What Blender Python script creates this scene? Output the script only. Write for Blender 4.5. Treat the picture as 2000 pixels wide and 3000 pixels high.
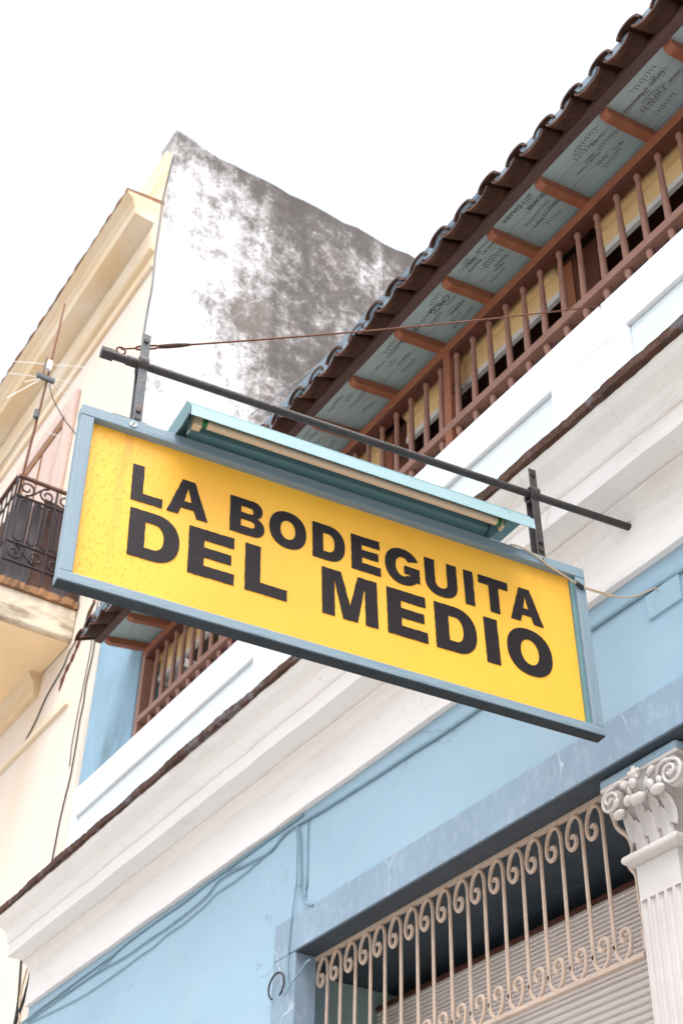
import bpy, bmesh, math, random
import numpy as np
from mathutils import Matrix, Vector
random.seed(7)
for o in list(bpy.data.objects): bpy.data.objects.remove(o)
scn = bpy.context.scene
COL = scn.collection

# ------------------------------------------------------------------ camera
IMG_C = np.array([1000., 1500.]); FPX = 4062.
def _vd(p):
    v = np.array([p[0]-IMG_C[0], p[1]-IMG_C[1], FPX]); return v/np.linalg.norm(v)
_mx = _vd((-2290, 4640)); _zz = _vd((1150, -3600)); _zz = _zz-_mx*(_zz@_mx); _zz /= np.linalg.norm(_zz)
_X = -_mx; _Y = np.cross(_zz, _X)
ROT = np.stack([_X, _Y, _zz], 1)
CAM = np.array([0., -3.5, 1.6])
def ray(p): return ROT.T@np.array([p[0]-IMG_C[0], p[1]-IMG_C[1], FPX])
def onX(p, x): r = ray(p); return Vector(CAM+(x-CAM[0])/r[0]*r)
def onY(p, y): r = ray(p); return Vector(CAM+(y-CAM[1])/r[1]*r)
def onZ(p, z): r = ray(p); return Vector(CAM+(z-CAM[2])/r[2]*r)
cd = bpy.data.cameras.new('camera'); cam = bpy.data.objects.new('camera', cd); COL.objects.link(cam)
m = Matrix.Identity(4)
for i in range(3):
    m[i][0] = ROT[0][i]; m[i][1] = -ROT[1][i]; m[i][2] = -ROT[2][i]; m[i][3] = CAM[i]
cam.matrix_world = m
cd.sensor_fit = 'VERTICAL'; cd.sensor_height = 36.; cd.sensor_width = 24.; cd.lens = FPX/3000*36
cd.clip_start = .05; cd.clip_end = 3000
cd.dof.use_dof = True; cd.dof.focus_distance = 5.3; cd.dof.aperture_fstop = 4.5
scn.camera = cam

# ------------------------------------------------------------------ light
SUN_EL, SUN_AZ = math.radians(68), math.radians(55)     # azimuth from -y towards +x
to_sun = Vector((math.sin(SUN_AZ)*math.cos(SUN_EL), -math.cos(SUN_AZ)*math.cos(SUN_EL), math.sin(SUN_EL)))
w = bpy.data.worlds.new('World'); scn.world = w; w.use_nodes = True
nt = w.node_tree; bg = nt.nodes['Background']
sky = nt.nodes.new('ShaderNodeTexSky'); sky.sky_type = 'NISHITA'; sky.sun_disc = False
sky.sun_elevation = SUN_EL; sky.sun_rotation = math.atan2(to_sun.x, to_sun.y)
sky.dust_density = 4.0; sky.air_density = 1.2; sky.ozone_density = 1.0
hs = nt.nodes.new('ShaderNodeHueSaturation'); hs.inputs['Saturation'].default_value = .28
nt.links.new(sky.outputs[0], hs.inputs['Color']); nt.links.new(hs.outputs[0], bg.inputs[0])
bg.inputs[1].default_value = .15
sd = bpy.data.lights.new('sun', 'SUN'); sd.energy = 1.3; sd.angle = math.radians(50); sd.color = (1, .95, .88)
sun = bpy.data.objects.new('sun', sd); COL.objects.link(sun)
sun.rotation_euler = (-to_sun).to_track_quat('-Z', 'Y').to_euler(); sun.location = (6, -8, 14)
scn.view_settings.view_transform = 'Standard'; scn.view_settings.look = 'None'
scn.view_settings.exposure = 1.40; scn.view_settings.gamma = 1.0
scn.view_settings.use_curve_mapping = False

# ------------------------------------------------------------------ materials
def lin(c): return tuple((x/255/12.92 if x/255 <= .04045 else ((x/255+.055)/1.055)**2.4) for x in c)
MATS = {}
def mat(name, col, rough=.75, var=.12, scale=3., bump=.15, bscale=40., dirt=None, damt=0., dscale=1.5, dlo=.5, dhi=.7,
        metal=0., stretch=(1, 1, 1), spec=.3, second=None, crack=None, chip=None):
    """base colour with soft tonal variation, fine relief and optional stain layer (its own shape)"""
    if name in MATS: return MATS[name]
    M = bpy.data.materials.new(name); M.use_nodes = True; t = M.node_tree; N = t.nodes; L = t.links
    b = N['Principled BSDF']; b.inputs['Roughness'].default_value = rough; b.inputs['Metallic'].default_value = metal
    b.inputs['Specular IOR Level'].default_value = spec
    tc = N.new('ShaderNodeTexCoord'); mp = N.new('ShaderNodeMapping'); mp.inputs['Scale'].default_value = stretch
    L.new(tc.outputs['Object'], mp.inputs[0])
    n1 = N.new('ShaderNodeTexNoise'); n1.inputs['Scale'].default_value = scale; n1.inputs['Detail'].default_value = 6; n1.inputs['Roughness'].default_value = .62
    L.new(mp.outputs[0], n1.inputs['Vector'])
    r = N.new('ShaderNodeValToRGB'); L.new(n1.outputs['Fac'], r.inputs[0])
    c = col; c2 = second if second else tuple(x*(1-var) for x in c)
    c1 = tuple(min(.95, x*(1+var*.5)) for x in c)
    r.color_ramp.elements[0].position = .3; r.color_ramp.elements[0].color = (*c2, 1)
    r.color_ramp.elements[1].position = .7; r.color_ramp.elements[1].color = (*c1, 1)
    out = r.outputs[0]
    if dirt:
        n2 = N.new('ShaderNodeTexNoise'); n2.inputs['Scale'].default_value = dscale; n2.inputs['Detail'].default_value = 9; n2.inputs['Roughness'].default_value = .68
        L.new(mp.outputs[0], n2.inputs['Vector'])
        rr = N.new('ShaderNodeMapRange'); rr.inputs[1].default_value = dlo; rr.inputs[2].default_value = dhi; rr.inputs[4].default_value = damt
        L.new(n2.outputs['Fac'], rr.inputs[0])
        mx = N.new('ShaderNodeMixRGB'); L.new(rr.outputs[0], mx.inputs[0]); L.new(out, mx.inputs[1]); mx.inputs[2].default_value = (*dirt, 1)
        out = mx.outputs[0]
    if crack:
        nv = N.new('ShaderNodeTexNoise'); nv.inputs['Scale'].default_value = 3.; nv.inputs['Detail'].default_value = 5; L.new(tc.outputs['Object'], nv.inputs['Vector'])
        av = N.new('ShaderNodeMixRGB'); av.blend_type = 'ADD'; av.inputs[0].default_value = .35; L.new(tc.outputs['Object'], av.inputs[1]); L.new(nv.outputs['Color'], av.inputs[2])
        vo = N.new('ShaderNodeTexVoronoi'); vo.feature = 'DISTANCE_TO_EDGE'; vo.inputs['Scale'].default_value = crack[0]; L.new(av.outputs[0], vo.inputs['Vector'])
        r1 = N.new('ShaderNodeMapRange'); r1.inputs[1].default_value = .006*crack[0]; r1.inputs[2].default_value = .002*crack[0]; L.new(vo.outputs['Distance'], r1.inputs[0])
        nm = N.new('ShaderNodeTexNoise'); nm.inputs['Scale'].default_value = 1.7; nm.inputs['Detail'].default_value = 3; L.new(tc.outputs['Object'], nm.inputs['Vector'])
        r2 = N.new('ShaderNodeMapRange'); r2.inputs[1].default_value = .53; r2.inputs[2].default_value = .62; r2.inputs[4].default_value = crack[1]; L.new(nm.outputs['Fac'], r2.inputs[0])
        mu = N.new('ShaderNodeMath'); mu.operation = 'MULTIPLY'; L.new(r1.outputs[0], mu.inputs[0]); L.new(r2.outputs[0], mu.inputs[1])
        mc = N.new('ShaderNodeMixRGB'); L.new(mu.outputs[0], mc.inputs[0]); L.new(out, mc.inputs[1]); mc.inputs[2].default_value = (*crack[2], 1); out = mc.outputs[0]
    if chip:
        nc = N.new('ShaderNodeTexNoise'); nc.inputs['Scale'].default_value = chip[0]; nc.inputs['Detail'].default_value = 3; nc.inputs['Roughness'].default_value = .7; L.new(tc.outputs['Object'], nc.inputs['Vector'])
        rc = N.new('ShaderNodeMapRange'); rc.inputs[1].default_value = .70; rc.inputs[2].default_value = .73; rc.inputs[4].default_value = .8; L.new(nc.outputs['Fac'], rc.inputs[0])
        mk = N.new('ShaderNodeMixRGB'); L.new(rc.outputs[0], mk.inputs[0]); L.new(out, mk.inputs[1]); mk.inputs[2].default_value = (*chip[1], 1); out = mk.outputs[0]
    L.new(out, b.inputs['Base Color'])
    if bump:
        n3 = N.new('ShaderNodeTexNoise'); n3.inputs['Scale'].default_value = bscale; n3.inputs['Detail'].default_value = 4
        L.new(mp.outputs[0], n3.inputs['Vector'])
        ad = N.new('ShaderNodeMath'); ad.operation = 'MULTIPLY_ADD'; ad.inputs[1].default_value = 1.5; L.new(n1.outputs['Fac'], ad.inputs[0]); L.new(n3.outputs['Fac'], ad.inputs[2])
        bp = N.new('ShaderNodeBump'); bp.inputs['Strength'].default_value = bump; bp.inputs['Distance'].default_value = .01
        L.new(ad.outputs[0], bp.inputs['Height']); L.new(bp.outputs[0], b.inputs['Normal'])
    MATS[name] = M; return M

M_BLUE = mat('blue_wall_paint', (.292, .425, .525), .8, .09, 1.1, .35, 14, dirt=(.325, .435, .52), damt=.6, dscale=2.4, dlo=.50, dhi=.66, stretch=(.6, 1, 1), crack=(1.1, .45, (.17, .25, .31)), chip=(26, (.18, .27, .33)))
M_BAND = mat('slate_blue_paint', (.225, .31, .40), .55, .12, 2.5, .35, 30, dirt=(.42, .50, .58), damt=.35, dscale=24., dlo=.50, dhi=.72, crack=(1.6, .7, (.52, .60, .68)), chip=(34, (.55, .62, .68)), stretch=(1, 1, .45))
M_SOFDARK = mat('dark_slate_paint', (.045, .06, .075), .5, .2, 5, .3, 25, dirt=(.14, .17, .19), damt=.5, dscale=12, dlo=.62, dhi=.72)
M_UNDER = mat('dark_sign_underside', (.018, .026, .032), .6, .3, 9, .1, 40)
M_WHITE = mat('white_stucco', (.76, .735, .72), .85, .05, 2., .45, 16, dirt=(.50, .44, .40), damt=.5, dscale=3.2, dlo=.54, dhi=.8, stretch=(.35, 1, 2.2), crack=(1.3, .35, (.45, .40, .37)), chip=(22, (.50, .44, .40)))
M_PARAPET = mat('white_parapet_paint', (.78, .80, .815), .85, .03, 2., .1, 25)
M_PALE = mat('pale_blue_panel_paint', (.66, .74, .79), .85, .04, 2., .1, 25)
M_PIER = mat('blue_pier_paint', (.235, .375, .485), .8, .14, 4, .2, 25, dirt=(.08, .10, .09), damt=.6, dscale=2.2, dlo=.56, dhi=.75, stretch=(1, 1, .45))
M_DRIP = mat('rusty_brown_tile_edge', (.075, .035, .022), .8, .45, 14, .8, 60, dirt=(.16, .15, .17), damt=.7, dscale=6, dlo=.55, dhi=.65)
M_WOOD = mat('brown_painted_wood', (.29, .11, .06), .5, .18, 6, .15, 60, stretch=(1, 1, 1))
M_WOODD = mat('red_brown_wood', (.10, .034, .022), .5, .25, 8, .2, 60)
M_WOODM = mat('mauve_brown_wood', (.30, .158, .12), .45, .2, 6, .12, 50)
M_TEAL = mat('grey_teal_board_paint', (.34, .43, .435), .55, .09, 5, .12, 50, stretch=(.25, 1, 1))
M_TILE = mat('clay_tile', (.078, .036, .024), .75, .5, 9, .45, 45, dirt=(.17, .07, .032), damt=.6, dscale=7, dlo=.52, dhi=.70)
M_BATTEN = mat('purple_brown_batten', (.095, .055, .05), .7, .3, 6, .25, 50, stretch=(.3, 1, 1))
M_FLASH = mat('grey_blue_flashing', (.185, .24, .29), .6, .15, 6, .1, 40)
M_FRAME = mat('sign_frame_blue_paint', (.205, .278, .328), .5, .12, 7, .18, 70, dirt=(.10, .16, .20), damt=.55, dscale=14, dlo=.55, dhi=.64, stretch=(1.6, .25, 2.5))
M_FRAMEV = mat('sign_side_rail_blue_paint', (.205, .278, .328), .5, .08, 7, .12, 70, dirt=(.10, .16, .20), damt=.45, dscale=14, dlo=.60, dhi=.70, stretch=(1.6, 2.5, .25))
M_LAMP = mat('teal_lamp_enamel', (.115, .225, .245), .4, .1, 8, .05, 60)
M_LIP = mat('light_blue_lamp_enamel', (.27, .395, .43), .45, .06, 8, .08, 60)
M_TUBE = mat('unlit_fluorescent_tube', (.62, .50, .38), .3, .06, 8, 0)
M_GREEN = mat('green_tube_cap', (.02, .16, .05), .4, .1, 8, 0)
M_CREAM = mat('cream_lamp_holder', (.6, .5, .36), .6, .3, 40, .2, 80)
M_IRON = mat('dark_iron', (.035, .027, .027), .5, .4, 20, .3, 90, dirt=(.10, .035, .018), damt=.6, dscale=14, dlo=.58, dhi=.68, spec=.5)
M_STRAP = mat('grey_painted_iron_strap', (.075, .085, .095), .45, .25, 18, .2, 90, dirt=(.11, .045, .025), damt=.8, dscale=9, dlo=.52, dhi=.64, spec=.5)
M_RUST = mat('rusty_wire', (.16, .06, .035), .8, .4, 60, .3, 120)
M_GRILLE = mat('cream_brown_grille_paint', (.50, .39, .315), .55, .15, 12, .3, 80, dirt=(.20, .10, .05), damt=.7, dscale=22, dlo=.60, dhi=.72)
M_COLUMN = mat('silver_white_column_paint', (.54, .505, .485), .36, .08, 6, .25, 45, spec=.6)
M_SHUT = mat('pinkish_metal_shutter', (.74, .675, .645), .42, .1, 6, .1, 50, stretch=(.3, 1, 1), spec=.5)
M_INTEAL = mat('pale_green_inner_wall', (.32, .44, .41), .8, .15, 4, .3, 30, dirt=(.10, .13, .11), damt=.5, dscale=6, dlo=.58, dhi=.7)
M_BLACK = mat('interior_shade_black', (.012, .010, .010), .9, .2, 4, 0)  # darkness of unlit rooms and door opening put into the base colour
M_CANE = mat('cane_blind', (.68, .48, .23), .6, .2, 10, .2, 60, stretch=(.3, 1, 3))
M_YBOARD = mat('yellow_painted_board', (.86, .61, .31), .6, .1, 5, .1, 50)
M_WSTRIP = mat('white_trim', (.7, .68, .66), .6, .1, 9, .1, 50)
M_INK = mat('black_marker_ink', (.03, .032, .035), .7, .2, 30, 0)
M_INK2 = mat('faded_marker_ink', (.13, .165, .17), .7, .3, 30, 0)
M_INKR = mat('brown_marker_ink', (.13, .06, .05), .7, .2, 30, 0)
M_LETTER = mat('dark_vinyl_letter', (.013, .009, .011), .5, .15, 20, .12, 220, dirt=(.06, .05, .05), damt=.3, dscale=34, dlo=.58, dhi=.72, spec=.22)
M_YWALL = mat('cream_yellow_plaster', (.70, .61, .53), .9, .05, .7, .15, 12, dirt=(.70, .47, .22), damt=.5, dscale=1.1, dlo=.55, dhi=.82, stretch=(1, 1, .4))
M_OCHRE = mat('ochre_moulding_paint', (.72, .565, .38), .9, .15, 1.6, .3, 14, dirt=(.74, .68, .59), damt=.85, dscale=2., dlo=.45, dhi=.65, stretch=(.3, 1, 1))
M_OSOF = mat('tan_soffit_plaster', (.80, .60, .37), .9, .08, 1.4, .15, 12)
M_COPE = mat('brown_stained_coping', (.30, .16, .08), .9, .35, 4, .5, 25, dirt=(.04, .035, .03), damt=.8, dscale=2.5, dlo=.5, dhi=.62)
M_SLAB = mat('stained_cream_slab', (.66, .56, .44), .9, .15, 2.5, .5, 14, dirt=(.20, .15, .10), damt=.85, dscale=2.6, dlo=.48, dhi=.62, stretch=(1, .5, 1.6))
M_PINK = mat('pale_pink_door_paint', (.60, .455, .40), .7, .15, 4, .1, 40, stretch=(3, 1, .3))
M_DOORB = mat('brown_door_edge', (.30, .15, .07), .7, .3, 6, .2, 40)
M_RAILTOP = mat('dark_rusty_handrail', (.13, .06, .04), .7, .35, 12, .3, 50)
M_BIRON = mat('black_brown_balcony_iron', (.035, .022, .026), .6, .3, 20, .2, 60)
M_PLANK1 = mat('grey_weathered_plank', (.12, .108, .115), .85, .45, 5, .3, 30, stretch=(3, 3, .35))
M_PLANK2 = mat('brown_weathered_plank', (.14, .08, .065), .85, .5, 4, .3, 30, stretch=(2, 2, .5))
M_CABLE = mat('grey_blue_painted_cable', (.20, .32, .39), .6, .15, 10, 0)
M_CABLED = mat('dark_cable', (.03, .032, .036), .6, .2, 10, 0)
M_WIREC = mat('cream_electric_wire', (.52, .40, .27), .5, .12, 12, 0)
M_ANT = mat('white_aluminium_rod', (.75, .75, .76), .4, .05, 10, 0)
M_SCREW = mat('steel_screw', (.35, .37, .37), .4, .3, 60, .2, 120, metal=.6)
M_STREET = mat('pale_concrete_street', (.36, .345, .33), .9, .2, 2, .3, 60)
M_PAVE = mat('light_stone_pavement', (.40, .38, .36), .9, .15, 2, .3, 40)

def yellow_panel_mat():
    M = bpy.data.materials.new('yellow_embossed_panel'); M.use_nodes = True; t = M.node_tree; N = t.nodes; L = t.links
    b = N['Principled BSDF']; b.inputs['Roughness'].default_value = .42; b.inputs['Specular IOR Level'].default_value = .35
    tc = N.new('ShaderNodeTexCoord')
    n1 = N.new('ShaderNodeTexNoise'); n1.inputs['Scale'].default_value = 2.2; n1.inputs['Detail'].default_value = 5
    L.new(tc.outputs['Object'], n1.inputs['Vector'])
    r = N.new('ShaderNodeValToRGB'); L.new(n1.outputs['Fac'], r.inputs[0])
    r.color_ramp.elements[0].position = .36; r.color_ramp.elements[0].color = (.80, .396, .042, 1)
    r.color_ramp.elements[1].position = .62; r.color_ramp.elements[1].color = (.82, .448, .048, 1)
    # blistered specks near the street end (worn film), elongated
    mp = N.new('ShaderNodeMapping'); mp.inputs['Scale'].default_value = (1, 85, 48); mp.inputs['Rotation'].default_value = (.5, 0, 0)
    L.new(tc.outputs['Object'], mp.inputs[0])
    v = N.new('ShaderNodeTexNoise'); v.inputs['Scale'].default_value = 1.; v.inputs['Detail'].default_value = 2
    L.new(mp.outputs[0], v.inputs['Vector'])
    sp = N.new('ShaderNodeMapRange'); sp.inputs[1].default_value = .54; sp.inputs[2].default_value = .66
    L.new(v.outputs['Fac'], sp.inputs[0])
    sx = N.new('ShaderNodeSeparateXYZ'); L.new(tc.outputs['Object'], sx.inputs[0])
    g = N.new('ShaderNodeMapRange'); g.inputs[1].default_value = .55; g.inputs[2].default_value = 0.0; g.inputs[3].default_value = .06; g.inputs[4].default_value = .75
    L.new(sx.outputs['Y'], g.inputs[0])
    mul = N.new('ShaderNodeMath'); mul.operation = 'MULTIPLY'; L.new(sp.outputs[0], mul.inputs[0]); L.new(g.outputs[0], mul.inputs[1])
    mx = N.new('ShaderNodeMixRGB'); L.new(mul.outputs[0], mx.inputs[0]); L.new(r.outputs[0], mx.inputs[1]); mx.inputs[2].default_value = (.72, .27, .02, 1)
    # rust runs below the two bolts
    last = mx.outputs[0]
    for y0, amt in ((.185, .75), (1.862, .3)):
        wv = N.new('ShaderNodeTexNoise'); wv.inputs['Scale'].default_value = 5.; wv.inputs['Detail'].default_value = 3
        L.new(tc.outputs['Object'], wv.inputs['Vector'])
        ma = N.new('ShaderNodeMath'); ma.operation = 'MULTIPLY_ADD'; ma.inputs[1].default_value = .05; L.new(wv.outputs['Fac'], ma.inputs[0]); L.new(sx.outputs['Y'], ma.inputs[2])
        su = N.new('ShaderNodeMath'); su.operation = 'SUBTRACT'; L.new(ma.outputs[0], su.inputs[0]); su.inputs[1].default_value = y0+.025
        ab = N.new('ShaderNodeMath'); ab.operation = 'ABSOLUTE'; L.new(su.outputs[0], ab.inputs[0])
        mr = N.new('ShaderNodeMapRange'); mr.inputs[1].default_value = .022; mr.inputs[2].default_value = .010; mr.inputs[4].default_value = amt
        L.new(ab.outputs[0], mr.inputs[0])
        nz = N.new('ShaderNodeTexNoise'); nz.inputs['Scale'].default_value = 60; L.new(tc.outputs['Object'], nz.inputs['Vector'])
        m2 = N.new('ShaderNodeMath'); m2.operation = 'MULTIPLY'; L.new(mr.outputs[0], m2.inputs[0]); L.new(nz.outputs['Fac'], m2.inputs[1])
        mz = N.new('ShaderNodeMapRange'); mz.inputs[1].default_value = -.75; mz.inputs[2].default_value = -.06; L.new(sx.outputs['Z'], mz.inputs[0])
        m3 = N.new('ShaderNodeMath'); m3.operation = 'MULTIPLY'; L.new(m2.outputs[0], m3.inputs[0]); L.new(mz.outputs[0], m3.inputs[1])
        mm = N.new('ShaderNodeMixRGB'); L.new(m3.outputs[0], mm.inputs[0]); L.new(last, mm.inputs[1]); mm.inputs[2].default_value = (.62, .22, .05, 1)
        last = mm.outputs[0]
    L.new(last, b.inputs['Base Color'])
    ad = N.new('ShaderNodeMath'); ad.operation = 'MULTIPLY_ADD'; L.new(mul.outputs[0], ad.inputs[0]); ad.inputs[1].default_value = 1.2
    n4 = N.new('ShaderNodeTexNoise'); n4.inputs['Scale'].default_value = 120; L.new(tc.outputs['Object'], n4.inputs['Vector']); L.new(n4.outputs['Fac'], ad.inputs[2])
    bp = N.new('ShaderNodeBump'); bp.inputs['Strength'].default_value = .18; bp.inputs['Distance'].default_value = .004
    L.new(ad.outputs[0], bp.inputs['Height']); L.new(bp.outputs[0], b.inputs['Normal'])
    return M
M_YELLOW = yellow_panel_mat()

def grey_wall_mat():
    M = bpy.data.materials.new('weathered_party_wall'); M.use_nodes = True; t = M.node_tree; N = t.nodes; L = t.links
    b = N['Principled BSDF']; b.inputs['Roughness'].default_value = .95; b.inputs['Specular IOR Level'].default_value = .1
    tc = N.new('ShaderNodeTexCoord'); sx = N.new('ShaderNodeSeparateXYZ'); L.new(tc.outputs['Object'], sx.inputs[0])
    def noise(s, d=8, r=.65, dist=0.):
        n = N.new('ShaderNodeTexNoise'); n.inputs['Scale'].default_value = s; n.inputs['Detail'].default_value = d; n.inputs['Roughness'].default_value = r
        n.inputs['Distortion'].default_value = dist; L.new(tc.outputs['Object'], n.inputs['Vector']); return n.outputs['Fac']
    def math_(op, a, b_, c_=None):
        n = N.new('ShaderNodeMath'); n.operation = op
        for i, x in enumerate((a, b_, c_)):
            if x is None: continue
            if isinstance(x, (int, float)): n.inputs[i].default_value = x
            else: L.new(x, n.inputs[i])
        return n.outputs[0]
    def rng(x, a, b_, c_=0., d=1.):
        n = N.new('ShaderNodeMapRange'); n.inputs[1].default_value = a; n.inputs[2].default_value = b_; n.inputs[3].default_value = c_; n.inputs[4].default_value = d
        L.new(x, n.inputs[0]); return n.outputs[0]
    y = sx.outputs['Y']; z = sx.outputs['Z']
    big = noise(.75, 4, .5, .4); med = noise(4.8, 14, .82, .3); fine = noise(30, 8, .8)
    mps = N.new('ShaderNodeMapping'); mps.inputs['Scale'].default_value = (1, 5.5, .55); L.new(tc.outputs['Object'], mps.inputs[0])
    stn = N.new('ShaderNodeTexNoise'); stn.inputs['Scale'].default_value = 1.; stn.inputs['Detail'].default_value = 7; stn.inputs['Roughness'].default_value = .7
    L.new(mps.outputs[0], stn.inputs['Vector'])
    hi = math_('ADD', rng(z, 10.5, 15.6, -.02, .03), rng(z, 14.7, 15.5, 0., .13))   # mould grows under the exposed top
    inn = rng(y, .35, 1.6, -.20, -.03)            # lime wash kept white along the street corner
    low = rng(z, 11.6, 12.6, .06, 0.)
    sm = math_('ADD', math_('MULTIPLY_ADD', big, .55, hi), math_('MULTIPLY_ADD', med, 1.0, inn))
    sm = math_('ADD', math_('MULTIPLY_ADD', fine, .50, sm), math_('MULTIPLY_ADD', stn.outputs['Fac'], .30, low))
    rmp = N.new('ShaderNodeValToRGB'); L.new(rng(sm, .90, 1.40), rmp.inputs[0])
    e = rmp.color_ramp.elements
    e[0].position = .16; e[0].color = (.66, .655, .665, 1)
    e[1].position = .86; e[1].color = (.120, .108, .104, 1)
    for p, c in ((.33, (.56, .55, .555)), (.39, (.37, .355, .355)), (.53, (.29, .272, .27)), (.59, (.175, .16, .157))):
        k = e.new(p); k.color = (*c, 1)
    ton = rng(noise(2.1, 4), .55, .72, 0, .3)
    mx = N.new('ShaderNodeMixRGB'); mx.blend_type = 'MULTIPLY'; L.new(ton, mx.inputs[0]); L.new(rmp.outputs[0], mx.inputs[1]); mx.inputs[2].default_value = (1, .86, .80, 1)
    # bare render patch low on the corner with straight edges
    py = math_('MULTIPLY', math_('GREATER_THAN', y, 1.05), math_('LESS_THAN', y, 1.55)); pz = math_('MULTIPLY', math_('GREATER_THAN', z, 12.75), math_('LESS_THAN', z, 13.35))
    pm = math_('MULTIPLY', math_('MULTIPLY', py, pz), rng(med, .40, .55, .2, .8))
    m2 = N.new('ShaderNodeMixRGB'); L.new(pm, m2.inputs[0]); L.new(mx.outputs[0], m2.inputs[1]); m2.inputs[2].default_value = (.21, .175, .16, 1)
    L.new(m2.outputs[0], b.inputs['Base Color'])
    bp = N.new('ShaderNodeBump'); bp.inputs['Strength'].default_value = .6; bp.inputs['Distance'].default_value = .03
    L.new(sm, bp.inputs['Height']); L.new(bp.outputs[0], b.inputs['Normal'])
    return M
M_GREYWALL = grey_wall_mat()

# ------------------------------------------------------------------ builders
class MB:
    def __init__(s): s.v = []; s.f = []
    def add(s, vs, fs):
        o = len(s.v); s.v += [tuple(p) for p in vs]; s.f += [tuple(i+o for i in f) for f in fs]; return s
    def box(s, x0, x1, y0, y1, z0, z1):
        return s.add([(x0, y0, z0), (x1, y0, z0), (x1, y1, z0), (x0, y1, z0), (x0, y0, z1), (x1, y0, z1), (x1, y1, z1), (x0, y1, z1)],
                     [(0, 3, 2, 1), (4, 5, 6, 7), (0, 1, 5, 4), (1, 2, 6, 5), (2, 3, 7, 6), (3, 0, 4, 7)])
    def hexa(s, p): # 8 points ordered as in box
        return s.add(p, [(0, 3, 2, 1), (4, 5, 6, 7), (0, 1, 5, 4), (1, 2, 6, 5), (2, 3, 7, 6), (3, 0, 4, 7)])
    def prism_x(s, prof, x0, x1, seg=1, jit=0.):   # closed profile of (y,z)
        n = len(prof); vs = []
        for k in range(seg+1):
            x = x0+(x1-x0)*k/seg
            dy, dz = random.uniform(-jit, jit), random.uniform(-jit, jit)
            vs += [(x, y+dy, z+dz) for y, z in prof]
        fs = [tuple(range(n)), tuple(range(seg*n+n-1, seg*n-1, -1))]
        for k in range(seg):
            for i in range(n):
                j = (i+1) % n; fs.append((k*n+i, k*n+n+i, k*n+n+j, k*n+j))
        return s.add(vs, fs)
    def prism_z(s, prof, z0, z1):
        n = len(prof)
        return s.add([(x, y, z0) for x, y in prof]+[(x, y, z1) for x, y in prof],
                     [tuple(range(n-1, -1, -1)), tuple(range(n, 2*n))]+[(i, (i+1) % n, n+(i+1) % n, n+i) for i in range(n)])
    def tube(s, path, r, n=8, flat=None, closed=False, up=None):
        P = [Vector(p) for p in path]; k = len(P); rings = []; prev = None
        for i, p in enumerate(P):
            if closed: t = (P[(i+1) % k]-P[i-1])
            else: t = P[min(i+1, k-1)]-P[max(i-1, 0)]
            t = t.normalized() if t.length > 1e-9 else Vector((0, 0, 1))
            if up is not None: a = Vector(up)
            elif prev is None: a = Vector((0, 0, 1)) if abs(t.z) < .9 else Vector((1, 0, 0))
            else: a = prev
            a = (a-t*a.dot(t)); a.normalize(); prev = a; b = t.cross(a)
            ra = r[i] if isinstance(r, (list, tuple)) else r
            rb = ra if flat is None else ra*flat
            rings.append([p+a*(ra*math.cos(2*math.pi*j/n+math.pi/n))+b*(rb*math.sin(2*math.pi*j/n+math.pi/n)) for j in range(n)])
        vs = [q for rr in rings for q in rr]; fs = []
        for i in range(k if closed else k-1):
            i2 = (i+1) % k
            for j in range(n): fs.append((i*n+j, i*n+(j+1) % n, i2*n+(j+1) % n, i2*n+j))
        if not closed: fs += [tuple(range(n-1, -1, -1)), tuple(range((k-1)*n, k*n))]
        return s.add(vs, fs)
    def lathe(s, prof, c, n=12, axis='z'):   # prof (r,h)
        vs = []
        for r, h in prof:
            for j in range(n):
                a = 2*math.pi*j/n; u, v = r*math.cos(a), r*math.sin(a)
                vs.append({'z': (c[0]+u, c[1]+v, c[2]+h), 'y': (c[0]+u, c[1]+h, c[2]+v), 'x': (c[0]+h, c[1]+u, c[2]+v)}[axis])
        k = len(prof); fs = [tuple(range(n-1, -1, -1)), tuple(range((k-1)*n, k*n))]
        for i in range(k-1):
            for j in range(n): fs.append((i*n+j, i*n+(j+1) % n, (i+1)*n+(j+1) % n, (i+1)*n+j))
        return s.add(vs, fs)
    def build(s, name, m, parent=None, smooth=False, bevel=0., auto=None):
        me = bpy.data.meshes.new(name); me.from_pydata(s.v, [], s.f)
        bm = bmesh.new(); bm.from_mesh(me); bmesh.ops.recalc_face_normals(bm, faces=bm.faces); bm.to_mesh(me); bm.free()
        me.materials.append(m)
        if smooth:
            me.polygons.foreach_set('use_smooth', [True]*len(me.polygons))
            if auto: me.set_sharp_from_angle(angle=math.radians(auto))
        me.update()
        o = bpy.data.objects.new(name, me); COL.objects.link(o)
        if bevel:
            bv = o.modifiers.new('bevel', 'BEVEL'); bv.width = bevel; bv.segments = 2; bv.limit_method = 'ANGLE'
        if parent: attach(o, parent)
        return o
WM = {}
def attach(o, parent):
    o.parent = parent
    o.matrix_parent_inverse = WM.get(parent.name, Matrix.Identity(4)).inverted()
def thing(name, label, cat, loc=(0, 0, 0), group=None):
    e = bpy.data.objects.new(name, None); COL.objects.link(e); e.location = loc; e.empty_display_size = .2
    WM[e.name] = Matrix.Translation(loc)
    e['label'] = label; e['category'] = cat
    if group: e['group'] = group
    return e
def tag(o, label, cat, group=None):
    o['label'] = label; o['category'] = cat
    if group: o['group'] = group
    return o
def dup(o, off, parent, name=None):
    c = o.copy(); COL.objects.link(c); c.location = Vector(o.location)+Vector(off); c.parent = parent
    c.matrix_parent_inverse = WM.get(parent.name, Matrix.Identity(4)).inverted(); return c
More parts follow.
